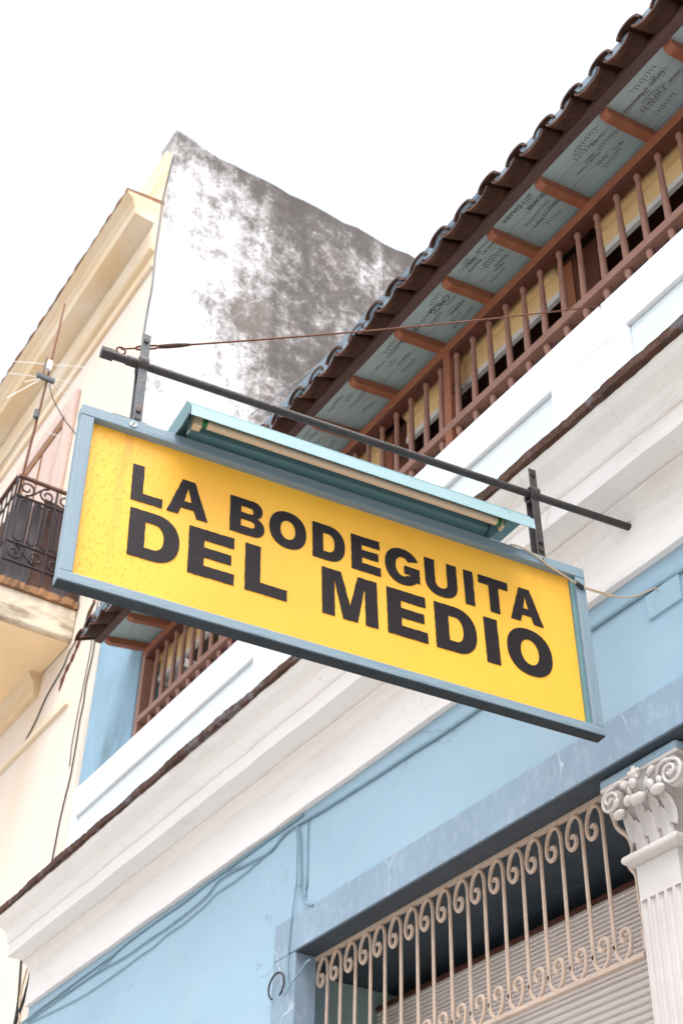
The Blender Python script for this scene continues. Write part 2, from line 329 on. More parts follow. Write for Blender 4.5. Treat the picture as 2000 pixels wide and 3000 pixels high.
def smooth_path(P, sub=6):
    P = [Vector(p) for p in P]; out = []
    for i in range(len(P)-1):
        p0, p1, p2, p3 = P[max(i-1, 0)], P[i], P[i+1], P[min(i+2, len(P)-1)]
        for k in range(sub):
            t = k/sub
            out.append(.5*((2*p1)+(p2-p0)*t+(2*p0-5*p1+4*p2-p3)*t*t+(3*p1-p0-3*p2+p3)*t**3))
    out.append(P[-1]); return out

# ------------------------------------------------------------------ setting
st = MB().box(-60, 60, -60, 60, -.5, -.15).build('street', M_STREET); st['kind'] = 'structure'
pv = MB().box(-60, 60, -1.1, .0, -.146, 0).build('pavement', M_PAVE, bevel=.02); pv['kind'] = 'structure'

# ------------------------------------------------------------------ the blue bodega building
XL, XR = -9.82, 3.0
BLD = thing('bodega_building', 'pale blue building with white cornice, wooden balcony gallery and tiled eave', 'building', (-4, .3, 0))
wl = MB()
wl.box(XL, -6.216, 0, .35, 0, 5.03)
wl.box(-6.216, XR, 0, .35, 4.44, 5.03)
wl.box(-.9, XR, 0, .35, 0, 4.44)
wall = wl.build('wall', M_BLUE, BLD)
# lintel band with its soffit, jamb
lb = MB().box(-6.075, XR, -.014, .12, 4.252, 4.447)
lintel = lb.build('lintel_band', M_BAND, BLD, bevel=.006)
MB().box(-6.216, -5.99, -.010, .12, 0, 4.2515).build('door_jamb', M_BAND, BLD, bevel=.006)
MB().box(-6.216, -6.0755, -.0105, .12, 4.252, 4.452).build('door_jamb', M_BAND, BLD, bevel=.006)
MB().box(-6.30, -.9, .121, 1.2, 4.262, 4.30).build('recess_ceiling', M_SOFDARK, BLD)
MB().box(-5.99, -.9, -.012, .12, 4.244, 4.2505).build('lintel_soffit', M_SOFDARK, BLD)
MB().box(-6.34, -6.26, .121, 1.2, 0, 4.261).build('inner_side_wall', M_INTEAL, BLD)
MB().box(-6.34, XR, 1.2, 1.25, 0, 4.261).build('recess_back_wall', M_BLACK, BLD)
# access cover set in the wall + its mouldings
cov = [onY(p, -.012) for p in ((1886, 1750), (1984, 1676), (1993, 1752), (1898, 1817))]
mb = MB(); mb.hexa([(cov[3].x, -.012, cov[3].z), (cov[2].x, -.012, cov[2].z), (cov[2].x, .01, cov[2].z), (cov[3].x, .01, cov[3].z),
                    (cov[0].x, -.012, cov[0].z), (cov[1].x, -.012, cov[1].z), (cov[1].x, .01, cov[1].z), (cov[0].x, .01, cov[0].z)])
mb.build('access_cover', M_BLUE, BLD, bevel=.003)
# cornice
cy = [(.2, 5.0205), (-.035, 5.0205), (-.037, 5.10), (-.034, 5.18), (-.036, 5.262), (-.047, 5.267), (-.047, 5.284), (-.056, 5.294), (-.066, 5.308), (-.074, 5.322), (-.088, 5.326),
      (-.100, 5.327), (-.104, 5.334), (-.100, 5.3455), (-.228, 5.3455), (-.231, 5.44), (-.240, 5.4405), (-.250, 5.448), (-.252, 5.458), (-.247, 5.466), (-.256, 5.480),
      (-.262, 5.500), (-.275, 5.522), (-.300, 5.538), (-.330, 5.548), (-.356, 5.562), (-.372, 5.580), (-.376, 5.592), (.2, 5.64)]
MB().prism_x(cy, XL, XR, 90, .0028).build('cornice', M_WHITE, BLD, smooth=True, auto=24)
# brown tile drip edge with ragged outline
mb = MB(); nx = 420; vs = []; fs = []
for k in range(nx+1):
    x = XL-.03+(XR-XL)*k/nx+random.uniform(-.008, .008)
    a = .006*math.sin(x*3.1)+.004*math.sin(x*11.3)+random.uniform(-.003, .003); bb = random.uniform(-.0035, .0035)+.003*math.sin(x*2.3)
    vs += [(x, -.403+a, 5.592+bb), (x, -.407+a, 5.632+bb*.6), (x, .079, 5.705), (x, .079, 5.60), (x, -.372, 5.588+bb*.4)]
for k in range(nx):
    for i in range(5): fs.append((k*5+i, k*5+5+i, k*5+5+(i+1) % 5, k*5+(i+1) % 5))
fs += [(0, 1, 2, 3, 4), tuple(range(nx*5+4, nx*5-1, -1))]
mb.add(vs, fs).build('drip_edge', M_DRIP, BLD)
# parapet with recessed panels
PT = 6.785
par = MB(); par.box(XL, XR, .115, .28, 5.6, PT-.004)
panels = [(-9.69, -6.87), (-6.30, -3.82), (-3.25, -.70), (-.15, 2.4)]
par.box(XL, XR, .08, .116, 6.512, PT)
xs = [XL]+[v for p in panels for v in p]+[XR]
for i in range(0, len(xs), 2): par.box(xs[i], xs[i+1], .08, .1155, 5.65, 6.5125)
parapet = par.build('parapet', M_PARAPET, BLD, bevel=.008)
for a, b_ in panels: MB().box(a+.001, b_-.001, .108, .1145, 5.65, 6.509).build('recessed_panel', M_PALE, BLD)
# blue pier at the far end
MB().box(XL, -8.862, .11, .34, PT-.05, 8.5).build('pier', M_PIER, BLD, bevel=.01)

# ---------------- wooden railing
YR = .12
rail = MB().box(-8.86, XR, YR, YR+.07, 7.575, 7.642).build('balcony_railing', M_WOOD, BLD, bevel=.004)
rail['label'] = 'brown wooden balustrade of turned spindles under the eave'
MB().box(-8.86, XR, YR+.006, YR+.075, 7.535, 7.574).build('head_beam', M_WOODD, rail)
MB().box(-8.78, XR, YR, YR+.07, 6.945, 7.00).build('lower_rail', M_WOODM, rail, bevel=.004)
MB().box(-8.78, XR, YR+.072, YR+.12, 6.955, 6.99).build('rail_backing', M_WOODD, rail)
for x in (-8.86, -4.775, -.7):
    MB().box(x, x+.065, YR+.003, YR+.09, 6.74, 7.574).build('post', M_WOOD if x > -8 else M_WOODM, rail, bevel=.004)
def spindle(z0, z1, r, short=False):
    h = z1-z0
    if short: pr = [(.019, 0), (.017, h*.45), (.0155, h*.70), (.016, h*.74), (.021, h*.80), (.0225, h*.86), (.021, h*.93), (.018, h*.96), (.018, h)]
    else: pr = [(.019, 0), (.020, h*.12), (.0185, h*.40), (.0175, h*.46), (.0198, h*.475), (.0198, h*.50), (.0165, h*.515), (.017, h*.60), (.0148, h*.9), (.0148, h*.93), (.0195, h*.945), (.0205, h*.965), (.0185, h*.985), (.016, h)]
    return MB().lathe(pr, (0, YR+.036, z0), 12)
xs0 = -4.045
tall0 = spindle(7.0005, 7.5345, .02).build('baluster', M_WOODM, rail, smooth=True, auto=40)
short0 = spindle(6.745, 6.9445, .02, True).build('baluster', M_WOODM, rail, smooth=True, auto=40)
first = True
for k in range(-29, 14):
    x = xs0+.158*k
    if x < -8.7 or x > -1.7: continue
    if abs(x+4.743) < .06: continue
    dx = random.uniform(-.004, .004)
    if first: tall0.location.x = x; short0.location.x = x; first = False; continue
    c = tall0.copy(); COL.objects.link(c); an_ = random.uniform(-.010, .010); c.location = (x+dx-7.25*math.tan(an_), 0, 7.25*(1-math.cos(an_))); c.rotation_euler = (0, an_, 0)
    c = short0.copy(); COL.objects.link(c); c.location = (x+dx, 0, 0)

# blinds, window frames and room box coloured black as its shade, behind the railing
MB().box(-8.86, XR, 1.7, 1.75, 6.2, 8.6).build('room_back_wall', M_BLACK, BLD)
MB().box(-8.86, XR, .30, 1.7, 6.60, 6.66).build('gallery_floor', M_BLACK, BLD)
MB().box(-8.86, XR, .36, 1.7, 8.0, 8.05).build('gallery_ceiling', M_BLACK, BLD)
blind = thing('rolled_blind', 'rolled cane blind with yellow board hanging behind the wooden spindles', 'blind', (-6, .27, 7.36))
def blind_run(x0, x1):
    MB().tube([(x0+(x1-x0)*i/24, .275+random.uniform(-.004, .004), 7.60) for i in range(25)], .062, 12).build('roll', M_CANE, blind, smooth=True)
    MB().box(x0, x1, .262, .279, 7.405, 7.536).build('board', M_YBOARD, blind)
    MB().box(x0, x1, .254, .282, 7.362, 7.404).build('bottom_strip', M_WSTRIP, blind)
for x0, x1 in ((-8.8, -7.9), (-7.75, -5.62), (-5.35, -3.86), (-3.50, -1.9)): blind_run(x0, x1)
frame_spots = (-5.62, -3.86)
for k, x0 in enumerate(frame_spots):
    f = MB().box(x0+.01, x0+.15, .262, .30, 6.67, 7.60).build('window_frame', M_WOODD, BLD, bevel=.004)
    MB().box(x0+.165, x0+.30, .275, .32, 6.67, 7.58).build('leaf', M_WOODD, f, bevel=.004)
    MB().box(x0+.03, x0+.12, .254, .2615, 6.75, 7.55).build('panel', M_WOOD, f, bevel=.003)
MB().box(-8.80, XR, YR+.225, 1.70, 7.66, 7.69).build('inner_ceiling', M_WOODD, BLD)

# ---------------- roof: boards, rafters, tiles
deck = MB().prism_x([(-.20, 7.672), (.30, 7.745), (1.8, 8.02), (1.8, 8.12), (.30, 7.80), (-.20, 7.69)], -8.95, XR).build('roof', M_TILE, BLD)
def board_z(y): return 7.645+(y+.20)*(.055/.32)
for i in range(4):
    y0 = -.197+i*.108; y1 = y0+.1055
    dz = random.uniform(-.0015, .0015)
    MB().hexa([(-8.95, y0, board_z(y0)+dz), (XR, y0, board_z(y0)+dz), (XR, y1, board_z(y1)+dz), (-8.95, y1, board_z(y1)+dz),
               (-8.95, y0, board_z(y0)+.02), (XR, y0, board_z(y0)+.02), (XR, y1, board_z(y1)+.02), (-8.95, y1, board_z(y1)+.02)]).build('board', M_TEAL, deck, bevel=.002)
tips = [(1950, 131), (1762, 325), (1571, 526), (1430, 673), (1298, 823), (1158, 973), (1025, 1117), (910, 1251)]
rx = [onY(t, -.205).x for t in tips]
rx = [rx[0]+1.0, rx[0]+.5]+rx
while rx[-1] > -8.3: rx.append(rx[-1]-.45)
rx.append(-8.86)
r0 = None
def rafter():
    a = MB(); pts = []
    prof = [(.30, board_z(.30)-.062), (-.165, board_z(-.165)-.057), (-.19, board_z(-.19)-.046), (-.198, board_z(-.198)-.028), (-.198, board_z(-.198)-.002), (.30, board_z(.30)-.002)]
    return a.prism_x(prof, -.028, .028)
for x in rx:
    if r0 is None: r0 = rafter().build('rafter', M_WOOD, deck, bevel=.003); r0.location.x = x
    else: c = r0.copy(); COL.objects.link(c); c.location.x = x
MB().box(-8.97, XR, -.258, -.199, 7.6415, 7.672).build('eave_batten', M_BATTEN, deck)
# tiles: pans (hollow up) and covers (hollow down), tapered half rounds
PITCH = .2225
def half_tile(r0_, r1_, h0, h1, up, y0, y1, z0, z1, th=.014):
    n = 12; vs = []; fs = []
    for (y, r, h, z) in ((y0, r0_, h0, z0), (y1, r1_, h1, z1)):
        for s_ in (0, th):
            for i in range(n+1):
                a = math.pi*i/n
                vs.append(((r-s_)*math.cos(a), y, z+(1 if up else -1)*(h-s_)*math.sin(a)))
    q = n+1
    for i in range(n):
        fs += [(i, i+1, 2*q+i+1, 2*q+i), (q+i, 3*q+i, 3*q+i+1, q+i+1), (i, q+i, q+i+1, i+1), (2*q+i, 2*q+i+1, 3*q+i+1, 3*q+i)]
    fs += [(0, 2*q, 3*q, q), (n, q+n, 3*q+n, 2*q+n)]
    return MB().add(vs, fs)
pan = half_tile(.098, .088, .060, .055, False, 0, .485, .002, .212).build('roof_tile', M_TILE, deck, smooth=True, auto=50)
cov_ = half_tile(.084, .076, .066, .06, True, 0, .495, 0, .212).build('roof_tile', M_TILE, deck, smooth=True, auto=50)
k = 0; x = -1.30
while x > -8.9:
    j = random.uniform(-.006, .006); yy = random.uniform(-.012, .010); zz = random.uniform(-.004, .004)
    if k == 0:
        pan.location = (x, -.385, 7.65); cov_.location = (x-PITCH/2, -.395, 7.64)
    else:
        c = pan.copy(); COL.objects.link(c); c.location = (x+j, -.385+yy, 7.65+zz); c.rotation_euler = (0, random.uniform(-.02, .02), random.uniform(-.02, .02)); 
        c = cov_.copy(); COL.objects.link(c); c.location = (x-PITCH/2+j, -.395+yy+random.uniform(-.012, .008), 7.64+zz); c.rotation_euler = (0, random.uniform(-.06, .06), random.uniform(-.02, .02))
    x -= PITCH; k += 1
def plug():
    n = 12; r, h = .074, .036; top = .020
    f_ = [(-r-.012, 0, top)]+[(r*math.cos(math.pi+math.pi*i/n), 0, h*math.sin(math.pi+math.pi*i/n)) for i in range(n+1)]+[(r+.012, 0, top)]
    k_ = len(f_); vs = f_+[(x_, .03, z_) for x_, y_, z_ in f_]
    return MB().add(vs, [tuple(range(k_)), tuple(range(2*k_-1, k_-1, -1))]+[(i, k_+i, k_+(i+1) % k_, (i+1) % k_) for i in range(k_)])
pl0 = plug().build('mortar_plug', M_FLASH, deck); x = -1.30; k = 0
while x > -8.9:
    o = pl0 if k == 0 else pl0.copy()
    if k: COL.objects.link(o)
    o.location = (x, -.374+random.uniform(-.006, .006), 7.653+random.uniform(-.004, .006)); x -= PITCH; k += 1
fl = MB(); vs = []; fs = []; n = 60
for i in range(n+1):
    xx = -8.9+(8.9-3.7)*i/n; zt = 7.690+min(.058, max(0, (-3.7-xx))*.026); wob = .003*math.sin(xx*7)
    vs += [(xx, -.378+wob, 7.665), (xx, -.386+wob, zt), (xx, -.380+wob, zt+.001), (xx, -.372+wob, 7.665)]
for i in range(n):
    for q in range(4): fs.append((i*4+q, i*4+4+q, i*4+4+(q+1) % 4, i*4+(q+1) % 4))
fs += [(0, 1, 2, 3), (n*4+3, n*4+2, n*4+1, n*4)]
fl.add(vs, fs).build('flashing', M_FLASH, deck)

# handwriting on the boards (read from the balcony)
def text_mesh(name, body, size, m, parent, loc, right, up, shear=.0, thick=.0006, off=0., bold=0.):
    cu = bpy.data.curves.new(name, 'FONT'); cu.body = body; cu.size = size; cu.shear = shear; cu.offset = bold
    cu.resolution_u = 3; cu.extrude = thick
    t = bpy.data.objects.new('tmp', cu); COL.objects.link(t)
    dg = bpy.context.evaluated_depsgraph_get(); me = bpy.data.meshes.new_from_object(t.evaluated_get(dg))
    bpy.data.objects.remove(t); bpy.data.curves.remove(cu)
    r = Vector(right).normalized(); u = Vector(up).normalized(); nn = r.cross(u)
    M4 = Matrix(((r.x, u.x, nn.x, loc[0]), (r.y, u.y, nn.y, loc[1]), (r.z, u.z, nn.z, loc[2]), (0, 0, 0, 1)))
    me.transform(M4); me.materials.clear(); me.materials.append(m)
    o = bpy.data.objects.new(name, me); COL.objects.link(o)
    if parent: attach(o, parent)
    return o
BUP = Vector((0, 1, .055/.32))
def graffiti(px, body, size, m=M_INK, shear=.15, rot=0.):
    p = onZ(px, 7.665); z = board_z(p.y)-.0025
    p = onZ(px, z); c, s = math.cos(rot), math.sin(rot)
    r = Vector((-1, 0, 0))*c+BUP*s; u = BUP*c-Vector((-1, 0, 0))*s
    text_mesh('handwriting', body, size, m, deck, (p.x, p.y, board_z(p.y)-.0028), r, u, shear, .0004, bold=-.0004)
def H(x, y): return (1250+x/3.136, 450+y/3.136)
def H2(x, y): return (1000+x/3.136, 600+y/3.136)
def H3(x, y): return (1500+x/3.136, y/3.136)
graffiti(H(1080, 330), 'MELANIE', .040); graffiti(H(940, 355), '2013 SARABIA', .040)
graffiti(H(1200, 420), 'kosty lo 13', .030, M_INK2); graffiti(H(1060, 590), 'Romulo', .026, M_INK2)
graffiti(H(620, 790), 'MAESTRO', .028); graffiti(H(575, 765), '2015 Escuela', .026)
graffiti(H(480, 960), 'DANTA', .034); graffiti(H(430, 945), 'BEIRO', .034); graffiti(H(375, 950), '2015', .028)
graffiti(H(720, 920), 'Rosario', .036, M_INK2); graffiti(H(700, 990), 'Marcos', .030, M_INK); graffiti(H(600, 920), 'inutrianit :)', .030, M_INK2)
graffiti(H2(960, 820), 'CMCG', .060, M_INK); graffiti(H2(1120, 880), 'cuysemera', .032, M_INK); graffiti(H2(1040, 830), 'Isabella y', .026, M_INK2)
graffiti(H2(700, 1090), 'RB', .05, M_INK, .3)
graffiti(H2(610, 1360), 'Marib rus', .030, M_INK); graffiti(H2(545, 1240), 'Roberth g 3', .028, M_INK2); graffiti(H2(380, 1430), 'us y usb', .028, M_INK2)
graffiti(H3(830, 1210), 'Dayday', .034, M_INK2); graffiti(H3(1000, 1290), 'MJ nia', .030, M_INK); graffiti(H3(860, 1420), 'Familia', .030, M_INK); graffiti(H3(790, 1390), 'Wendy y Vecker', .027, M_INK); graffiti(H3(740, 1400), 'Nelson', .026, M_INK)
graffiti(H3(1380, 640), 'Gogo', .045, M_INK2); graffiti(H3(1230, 800), '(Hunonv)', .045, M_INKR); graffiti(H3(1390, 780), '2 yo (x-1)', .045, M_INKR); graffiti(H3(1530, 640), 'oscar', .04, M_INKR)
def scrawl(x0, y0, length, h, m, kind=0):
    P = []; t = 0; n = max(10, int(length/h*5.2)); ph = random.uniform(0, 6)
    for i in range(n+1):
        u = i/n; adv = length*u
        amp = h*(.40+.45*abs(math.sin(i*.37+ph))**2+random.uniform(-.12, .18))
        yy = y0+amp*math.sin(i*1.75+ph)*.75+.005*math.sin(u*5+ph)
        xx = x0-adv-h*.28*math.cos(i*1.75+ph)
        P.append(Vector((xx, yy, board_z(yy)-.0022)))
    MB().tube(smooth_path(P, 3), .0010, 4, flat=.45, up=(0, 0, 1)).build('handwriting', m, deck)
rs = sorted(rx)
for a_, b_ in zip(rs[:-1], rs[1:]):
    if b_-a_ < .2 or b_ < -6.6 or a_ > -1.9: continue
    for row in range(3):
        yb = -.17+row*.105
        for q in range(random.choice((1, 2, 2))):
            yy = yb+.024+q*.042; ln = random.uniform(.08, .22); xs_ = b_-.05-random.uniform(0, max(.01, b_-a_-.12-ln))
            scrawl(xs_, yy, ln, random.uniform(.020, .034), random.choice((M_INK, M_INK2, M_INK2, M_INK2, M_INK2, M_INKR)))
def flat_text_front(px, body, size, y, m, parent, rot=0.):
    p = onY(px, y); text_mesh('handwriting', body, size, m, parent, (p.x, p.y, p.z), (math.cos(rot), 0, math.sin(rot)), (-math.sin(rot), 0, math.cos(rot)), .15, .0004, bold=.0006)
post_ref = onX((1327, 1180), -4.709)
text_mesh('handwriting', 'E.S.F.\nRFDE', .045, M_INK, rail, (-4.7094, YR+.014, 7.27), (0, 1, 0), (0, 0, 1), .1, .0004, bold=.0008)

# ---------------- grille in the opening
YG = .12
grille = MB().box(-6.06, -3.72, YG-.014, YG+.012, 4.226, 4.2435).build('window_grille', M_GRILLE, BLD, bevel=.002)
grille['label'] = 'cream painted iron grille of bars ending in scrolls above the shutter'
gb = MB(); gb.box(-6.06, -3.645, YG-.014, YG+.012, 3.528, 3.546); gb.build('bottom_rail', M_GRILLE, grille, bevel=.002)
def spiral(cx, cz, r0, r1, a0, turns, n=22):
    return [(cx+(r0+(r1-r0)*i/n)*math.cos(a0+turns*2*math.pi*i/n), YG, cz+(r0+(r1-r0)*i/n)*math.sin(a0+turns*2*math.pi*i/n)) for i in range(n+1)]
def grille_bar():
    # bar rising, arching over to the left and curling back into a scroll below the top rail
    mb = MB(); S = .1302
    mb.tube([(0, YG, 3.60), (0, YG, 3.9), (0, YG, 4.15)], .0085, 6, up=(0, 1, 0))
    ar = [(0, YG, 4.145)]
    ar += [(-.5*(S*.5)+.25*S*math.cos(math.pi*i/10)*1.0, YG, 4.17+.05*math.sin(math.pi*i/10)) for i in range(0, 11)]
    cx, cz = -S*.58, 4.135
    ar = [(0, YG, 4.14), (-.001, YG, 4.165), (-.008, YG, 4.19), (-.022, YG, 4.212), (-.042, YG, 4.222), (-.063, YG, 4.214), (-.080, YG, 4.192), (-.090, YG, 4.162), (-.094, YG, 4.130), (-.088, YG, 4.100), (-.070, YG, 4.084), (-.050, YG, 4.090), (-.039, YG, 4.110), (-.042, YG, 4.132), (-.055, YG, 4.139), (-.062, YG, 4.127)]
    ar = smooth_path(ar, 3)
    mb.tube(ar, [.0095]*(len(ar)-6)+[.010, .0105, .011, .0115, .012, .012], 6, up=(0, 1, 0))
    lo = [(-p.x*.96, YG, 3.545+(4.2255-p.z)*.86) for p in ar]
    mb.tube(lo, [.0085]*(len(lo)-5)+[.009, .0095, .010, .011, .011], 6, up=(0, 1, 0))
    return mb
gb0 = grille_bar().build('bar', M_GRILLE, grille, smooth=True, auto=45)
for k in range(18):
    x = -6.015+.1302*k+.004*math.sin(k*2.1)
    if k == 0: gb0.location.x = x
    else:
        c = gb0.copy(); COL.objects.link(c); c.location.x = x; c.rotation_euler = (0, random.uniform(-.004, .004), 0); c.location.x += 0
        an_ = random.uniform(-.0035, .0035); c.rotation_euler = (0, an_, 0); c.location.x -= 3.9*math.tan(an_)
C8 = lambda x, y: (1600+x/3.92, 2100+y/3.92)
ef = [onY(C8(*p), YG-.02) for p in ((640, 930), (735, 1170), (780, 1270), (880, 1350), (925, 1420), (955, 1540), (905, 1630), (910, 1700), (960, 1765), (1000, 1840), (1030, 2100), (1085, 2380))]
ef += [onY((1300+1500/2.6133, 2300+1100/2.6133), YG-.02), onY((1300+1525/2.6133, 2300+1255/2.6133), YG-.02)]
ef2 = [(p.x, YG-.002, p.z) for p in smooth_path(ef, 4)]
MB().tube(ef2, .011, 6, up=(0, 1, 0)).build('end_bar', M_GRILLE, grille, smooth=True, auto=45)
g2 = MB().box(-3.14, -.9, YG-.014, YG+.012, 4.226, 4.2435).build('window_grille', M_GRILLE, BLD, bevel=.002)
g2['label'] = 'second iron grille just right of the column'
MB().tube([(2*-3.43-p[0], p[1], p[2]) for p in ef2], .011, 6, up=(0, 1, 0)).build('end_bar', M_GRILLE, g2, smooth=True, auto=45)
MB().box(-3.14, -.9, YG-.014, YG+.012, 3.528, 3.546).build('bottom_rail', M_GRILLE, g2, bevel=.002)
for k in range(4):
    c = gb0.copy(); COL.objects.link(c); attach(c, g2); c.location.x = -3.02+.13*k

# ---------------- roller shutter
YS = .66
shut = MB().box(-6.25, -.92, YS+.012, YS+.03, 0, 4.15).build('roller_shutter', M_SHUT, BLD)
shut['label'] = 'pinkish ribbed metal roller shutter behind the grille'
def slat(h):
    n = 6; pr = [(YS+.0118, 0)]+[(YS-.012*math.sin(math.pi*i/n)+.004, h*(.08+.84*i/n)) for i in range(n+1)]+[(YS+.0118, h)]
    return MB().prism_x(pr, -6.24, -.93)
s1 = slat(.0215).build('slat', M_SHUT, shut, smooth=True, auto=60); s2 = slat(.034).build('slat', M_SHUT, shut, smooth=True, auto=60)
z = 4.135; k = 0
while z > 3.0:
    if z > 3.78:
        z -= .0215; o = s1 if k == 0 else s1.copy()
    else:
        z -= .034; o = s2 if s2.location.z == 0 else s2.copy()
    if o.name not in COL.objects: COL.objects.link(o)
    o.location.z = z; k += 1
MB().box(-6.25, -.92, YS-.008, YS+.028, 4.1505, 4.166).build('shutter_bar', M_WOODD, shut)

# ---------------- column with corinthian capital
XC = -3.465; YC = .05; HW = .110
colm = MB()
sec = [(XC-HW, .33), (XC-HW, YC)]
for i in range(5):
    c0 = XC-HW+2*HW*(i+.5)/5
    for j in range(9):
        a = math.pi*j/8; sec.append((c0-.0155*math.cos(a), YC+.012*math.sin(a)))
sec += [(XC+HW, YC), (XC+HW, .33)]
colm.prism_z(sec, 0, 3.70)
colm.prism_z([(XC-HW, .33), (XC-HW, YC), (XC+HW, YC), (XC+HW, .33)], 3.7001, 3.855)
for i in range(5):       # rounded heads of the flutes
    c0 = XC-HW+2*HW*(i+.5)/5
column = colm.build('column', M_COLUMN, BLD)
column['label'] = 'silver white fluted column with leafy scrolled capital'
def ring_loft(rows, name, parent, bevel):
    vs = []; fs = []
    for e, f, z_ in rows: vs += [(XC-HW-e, YC-f, z_), (XC+HW+e, YC-f, z_), (XC+HW+e, .32, z_), (XC-HW-e, .32, z_)]
    for i in range(len(rows)-1):
        for q in range(4): fs.append((i*4+q, i*4+(q+1) % 4, i*4+4+(q+1) % 4, i*4+4+q))
    fs += [(3, 2, 1, 0), tuple(range(len(rows)*4-4, len(rows)*4))]
    return MB().add(vs, fs).build(name, M_COLUMN, parent, bevel=bevel)
ring_loft([(.012, .012, 3.838), (.030, .030, 3.846), (.038, .038, 3.852), (.040, .040, 3.866), (.034, .034, 3.878), (.014, .014, 3.886)], 'astragal', column, .004)
capital = ring_loft([(-.006, -.006, 3.8862), (-.010, -.010, 3.95), (-.004, -.006, 4.01), (.010, .000, 4.06), (.030, .008, 4.11), (.055, .018, 4.16), (.075, .026, 4.186)], 'capital', column, .008)
MB().box(-3.706, -3.268, YC-.024, .30, 4.2005, 4.2405).build('abacus', M_BLUE, column, bevel=.012)
MB().box(-3.698, -3.262, YC-.032, .30, 4.180, 4.200).build('abacus_moulding', M_COLUMN, column, bevel=.008)
def ellip(c, r, rot=0., n=14, m_=9, name='curl', parent=None):
    vs = []; fs = []
    for i in range(m_+1):
        t = math.pi*i/m_
        for j in range(n):
            a = 2*math.pi*j/n; x_ = r[0]*math.sin(t)*math.cos(a); y_ = r[1]*math.sin(t)*math.sin(a); z_ = r[2]*math.cos(t)
            vs.append((c[0]+x_*math.cos(rot)-z_*math.sin(rot), c[1]+y_, c[2]+x_*math.sin(rot)+z_*math.cos(rot)))
    for i in range(m_):
        for j in range(n): fs.append((i*n+j, i*n+(j+1) % n, (i+1)*n+(j+1) % n, (i+1)*n+j))
    return MB().add(vs, fs).build(name, M_COLUMN, parent or capital, smooth=True)
def volute(cx, cz, sgn, y, R_=.046):
    mb = MB(); n = 44; P = []; rr = []
    for i in range(n+1):
        t = i/n; a = math.pi*.5-sgn*t*2*math.pi*1.7
        r = R_*(1-t)**.85+.006
        P.append((cx+r*math.cos(a)*1.08, y-.018*t, cz+r*math.sin(a))); rr.append(.0085-.0025*t)
    mb.tube(P, rr, 8, up=(0, 1, 0))
    mb.lathe([(R_, .004), (R_*.9, -.003), (R_*.5, -.010), (.010, -.020), (.003, -.022)], (cx, y+.010, cz), 18, 'y')
    mb.lathe([(R_*.95, .06), (R_*1.10, .03), (R_*1.12, .012), (R_*1.0, .0)], (cx, y+.004, cz), 20, 'y')
    # band that runs up from the volute to the abacus centre
    P = smooth_path([(cx+sgn*-.0, y, cz+R_+.004), (cx-sgn*.035, y+.004, cz+R_+.016), (cx-sgn*.075, y+.012, cz+R_+.006), (cx-sgn*.100, y+.02, cz+R_-.03), (cx-sgn*.112, y+.03, cz+R_-.07)], 4)
    mb.tube(P, [.0105]*6+[.0085]*6+[.006]*(len(P)-12), 8)
    return mb.build('volute', M_COLUMN, capital, smooth=True, auto=50)
volute(XC-.152, 4.112, -1, YC-.046); volute(XC+.182, 4.094, 1, YC-.050)
# low acanthus tongues with veins, then the fat curled tips
def tongue(cx, z0, z1, w_, y0, out, name='leaf'):
    nu, nv = 8, 14; vs = []; fs = []
    for i in range(nv+1):
        t = i/nv; ww = w_*(.42+.58*math.sin(math.pi*(.15+.75*t)))*(1-.25*max(0, t-.8)/.2)
        yy = y0-.004-out*t**2.6; zz = z0+(z1-z0)*t
        for j in range(nu+1):
            q = j/nu*2-1
            vs.append((cx+q*ww/2, yy-.012*(1-q*q)+.006*abs(math.sin(q*math.pi*1.5))-.003*math.cos(q*math.pi*4), zz-.010*q*q))
    for i in range(nv):
        for j in range(nu): fs.append((i*(nu+1)+j, i*(nu+1)+j+1, (i+1)*(nu+1)+j+1, (i+1)*(nu+1)+j))
    o = MB().add(vs, fs).build(name, M_COLUMN, capital, smooth=True)
    so = o.modifiers.new('solid', 'SOLIDIFY'); so.thickness = .010; so.offset = -1
    return o
for x_, z1, w_ in ((-.070, 4.005, .070), (.0, 4.02, .072), (.070, 4.005, .070)): tongue(XC+x_, 3.888, z1, w_, YC+.006, .020)
for x_, z1, w_, ou in ((-.105, 4.055, .060, .040), (-.035, 4.075, .056, .046), (.038, 4.075, .056, .046), (.105, 4.06, .060, .042)): tongue(XC+x_, 3.93, z1, w_, YC+.004, ou)
ellip((XC+.008, YC-.066, 4.052), (.040, .024, .023), .12); ellip((XC-.022, YC-.060, 4.066), (.020, .018, .016), .5)
ellip((XC-.108, YC-.058, 4.034), (.030, .022, .017), .25); ellip((XC+.112, YC-.062, 4.050), (.036, .024, .020), .1)
ellip((XC-.060, YC-.052, 4.075), (.020, .016, .024), -.4); ellip((XC+.070, YC-.054, 4.090), (.018, .016, .026), .3)
ellip((XC-.004, YC-.070, 4.120), (.020, .018, .022)); ellip((XC+.0, YC-.060, 4.160), (.026, .022, .024), 0, name='rosette')
for a in range(5):
    an = a*math.pi*.4+.3; ellip((XC+.024*math.cos(an), YC-.066, 4.160+.022*math.sin(an)), (.011, .010, .011), 0, 8, 6, 'petal')
for sgn in (-1, 1):
    ellip((XC+sgn*.075, YC-.050, 4.145), (.024, .014, .014), sgn*.7); ellip((XC+sgn*.118, YC-.054, 4.088), (.014, .013, .020), sgn*.4)
    ellip((XC+sgn*.045, YC-.048, 4.110), (.011, .012, .026), sgn*-.35)

